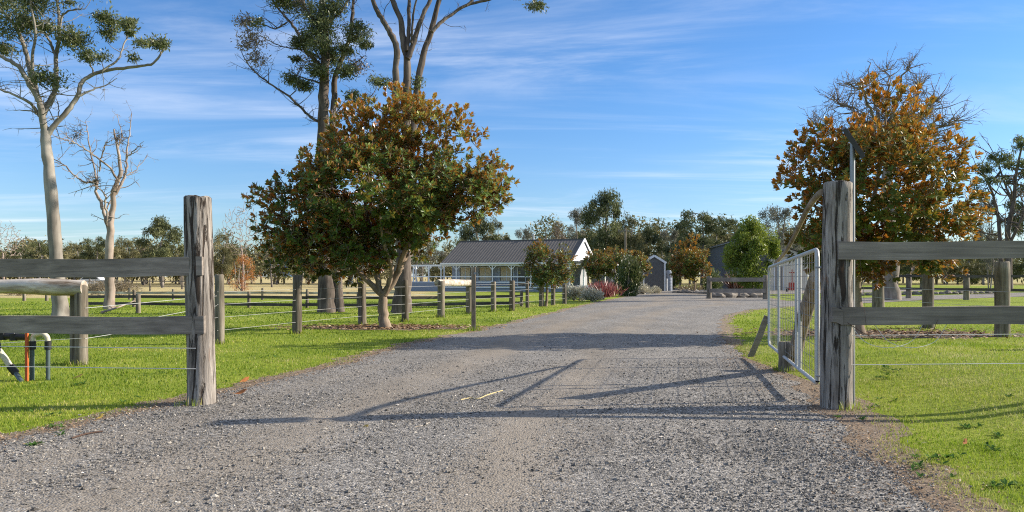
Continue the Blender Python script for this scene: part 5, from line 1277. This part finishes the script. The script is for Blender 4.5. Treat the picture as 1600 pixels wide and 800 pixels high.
# red trolley in front
rb = G(1238, 450); rb[1] = 70; rb[0] = P(1238, HOR, 70)[0]; rb[2] = 0
t = thing('hand_trolley', rb, 'small red upright trolley in front of the cream garage wall', 'trolley')
z0 = .95
MB().beam(rb + (0, 0, .1), rb + (0, 0, 2.05), .10, .08, up=(0, 1, 0)).build('mast', M['red'], t)
MB().box(rb + np.array((0, 0, 1.75)), (.5, .2, .09)).build('handle', M['red'], t)
MB().box(rb + np.array((0, -.15, .25)), (.9, .6, .22)).box(rb + np.array((-.1, -.2, .6)), (.5, .4, .5)).build('carriage', M['red'], t)
for s_ in (-1, 1): MB().tube([rb + np.array((.48 * s_, -.15, .16)), rb + np.array((.58 * s_, -.15, .16))], .16, 14).build('wheel', M['tyre'], t)
# far parked car at the left
cb = G(146, 444); cb[1] = 110; cb[0] = P(146, HOR, 110)[0]; cb[2] = 0
t = thing('parked_car', cb, 'tiny white car parked far off beyond the dead tree', 'car')
prof = [(-2.1, .35), (-2.15, .8), (-1.5, .95), (-.9, 1.45), (.8, 1.45), (1.4, .98), (2.1, .85), (2.15, .4)]
V = [cb + (x, -.85, z) for x, z in prof] + [cb + (x, .85, z) for x, z in prof]; n = len(prof)
MB().add(V, [(i, (i + 1) % n, n + (i + 1) % n, n + i) for i in range(n)]).add(V, [tuple(range(n))]).add(V, [tuple(range(2 * n - 1, n - 1, -1))]).build('body', M['carw'], t)
gw = [(-1.3, 1.0), (-.85, 1.38), (.72, 1.38), (1.2, 1.0)]
MB().add([cb + (x, -.865, z) for x, z in gw], [(0, 1, 2, 3)]).build('side_window', M['glass'], t)
for x in (-1.35, 1.35): MB().tube([cb + (x, -.9, .33), cb + (x, -.7, .33)], .33, 14).build('wheel', M['tyre'], t)

b = np.array((P(977, HOR, 92)[0], 92, 0.)); H = P(0, 356, 92)[2]
t = thing('power_pole', b, 'slim grey power pole standing before the trees left of the garden shed', 'power pole')
MB().tube([b, b + (0, 0, H)], [.17, .12], 10).build('pole', M['post2'], t, True)
MB().beam(b + (-.9, -.16, H - .4), b + (.9, -.16, H - .4), .1, .12).build('crossarm', M['post2'], t)
for x in (-.8, 0, .8): MB().tube([b + (x, -.16, H - .34), b + (x, -.16, H - .14)], [.05, .03], 8).build('insulator', M['dgrey'], t)

# rocks
def rock(px, Y, s, label, group, seed):
    r = np.random.default_rng(seed); b = np.array((P(px, HOR, Y)[0], Y, 0.)); n, m = 10, 6; V = []
    for i in range(m + 1):
        ph = math.pi * i / m
        for j in range(n):
            a = 2 * math.pi * j / n; k = r.uniform(.8, 1.15); V.append(b + np.array((s * 1.35 * math.sin(ph) * math.cos(a) * k, s * .9 * math.sin(ph) * math.sin(a) * k, max(-.02, s * .35 + s * .62 * math.cos(ph) * k))))
    F = [(i * n + j, (i + 1) * n + j, (i + 1) * n + (j + 1) % n, i * n + (j + 1) % n) for i in range(m) for j in range(n)]
    return tag(MB().add(V, F).build('garden_rock', M['rock'], loc=tuple(b)), label, 'rock', group)
for i, (px, s) in enumerate(((1122, .4), (1137, .5), (1158, .42), (1176, .5), (1190, .38))):
    rock(px, 49.5 + .3 * i, s, ['leftmost boulder behind the short dark fence panel', 'biggest low boulder behind the left half of the fence panel', 'middle boulder behind the short dark fence panel', 'second boulder from the right behind the fence panel', 'rightmost boulder behind the short dark fence panel'][i], 'boulders behind the fence panel', 200 + i)
for i in range(22):
    px = 1335 + i * 10.5; rock(px + rng.uniform(-2, 2), 56 + i * .35, rng.uniform(.18, .3), 'small whitish edging stone in the row along the far side track', 'white stones edging the side track', 230 + i)
for i in range(8):
    rock(1056 + i * 8, 64 - i * .6, rng.uniform(.2, .38), 'rough stone edging the garden bed right of the garden shed', 'stones edging the garden bed', 260 + i)
for (px, by, s, lab) in ((300, 632, .05, 'small pale stone at the foot of the left gate post'),):
    b = G(px, by); rock(px, b[1], s, lab, None, 300)
for o in ORGS:
    for k in ('_org', '_H', '_W'):
        if k in o: del o[k]
for o in list(bpy.data.objects):
    for k in ('_org', '_H', '_W'):
        if k in o: del o[k]
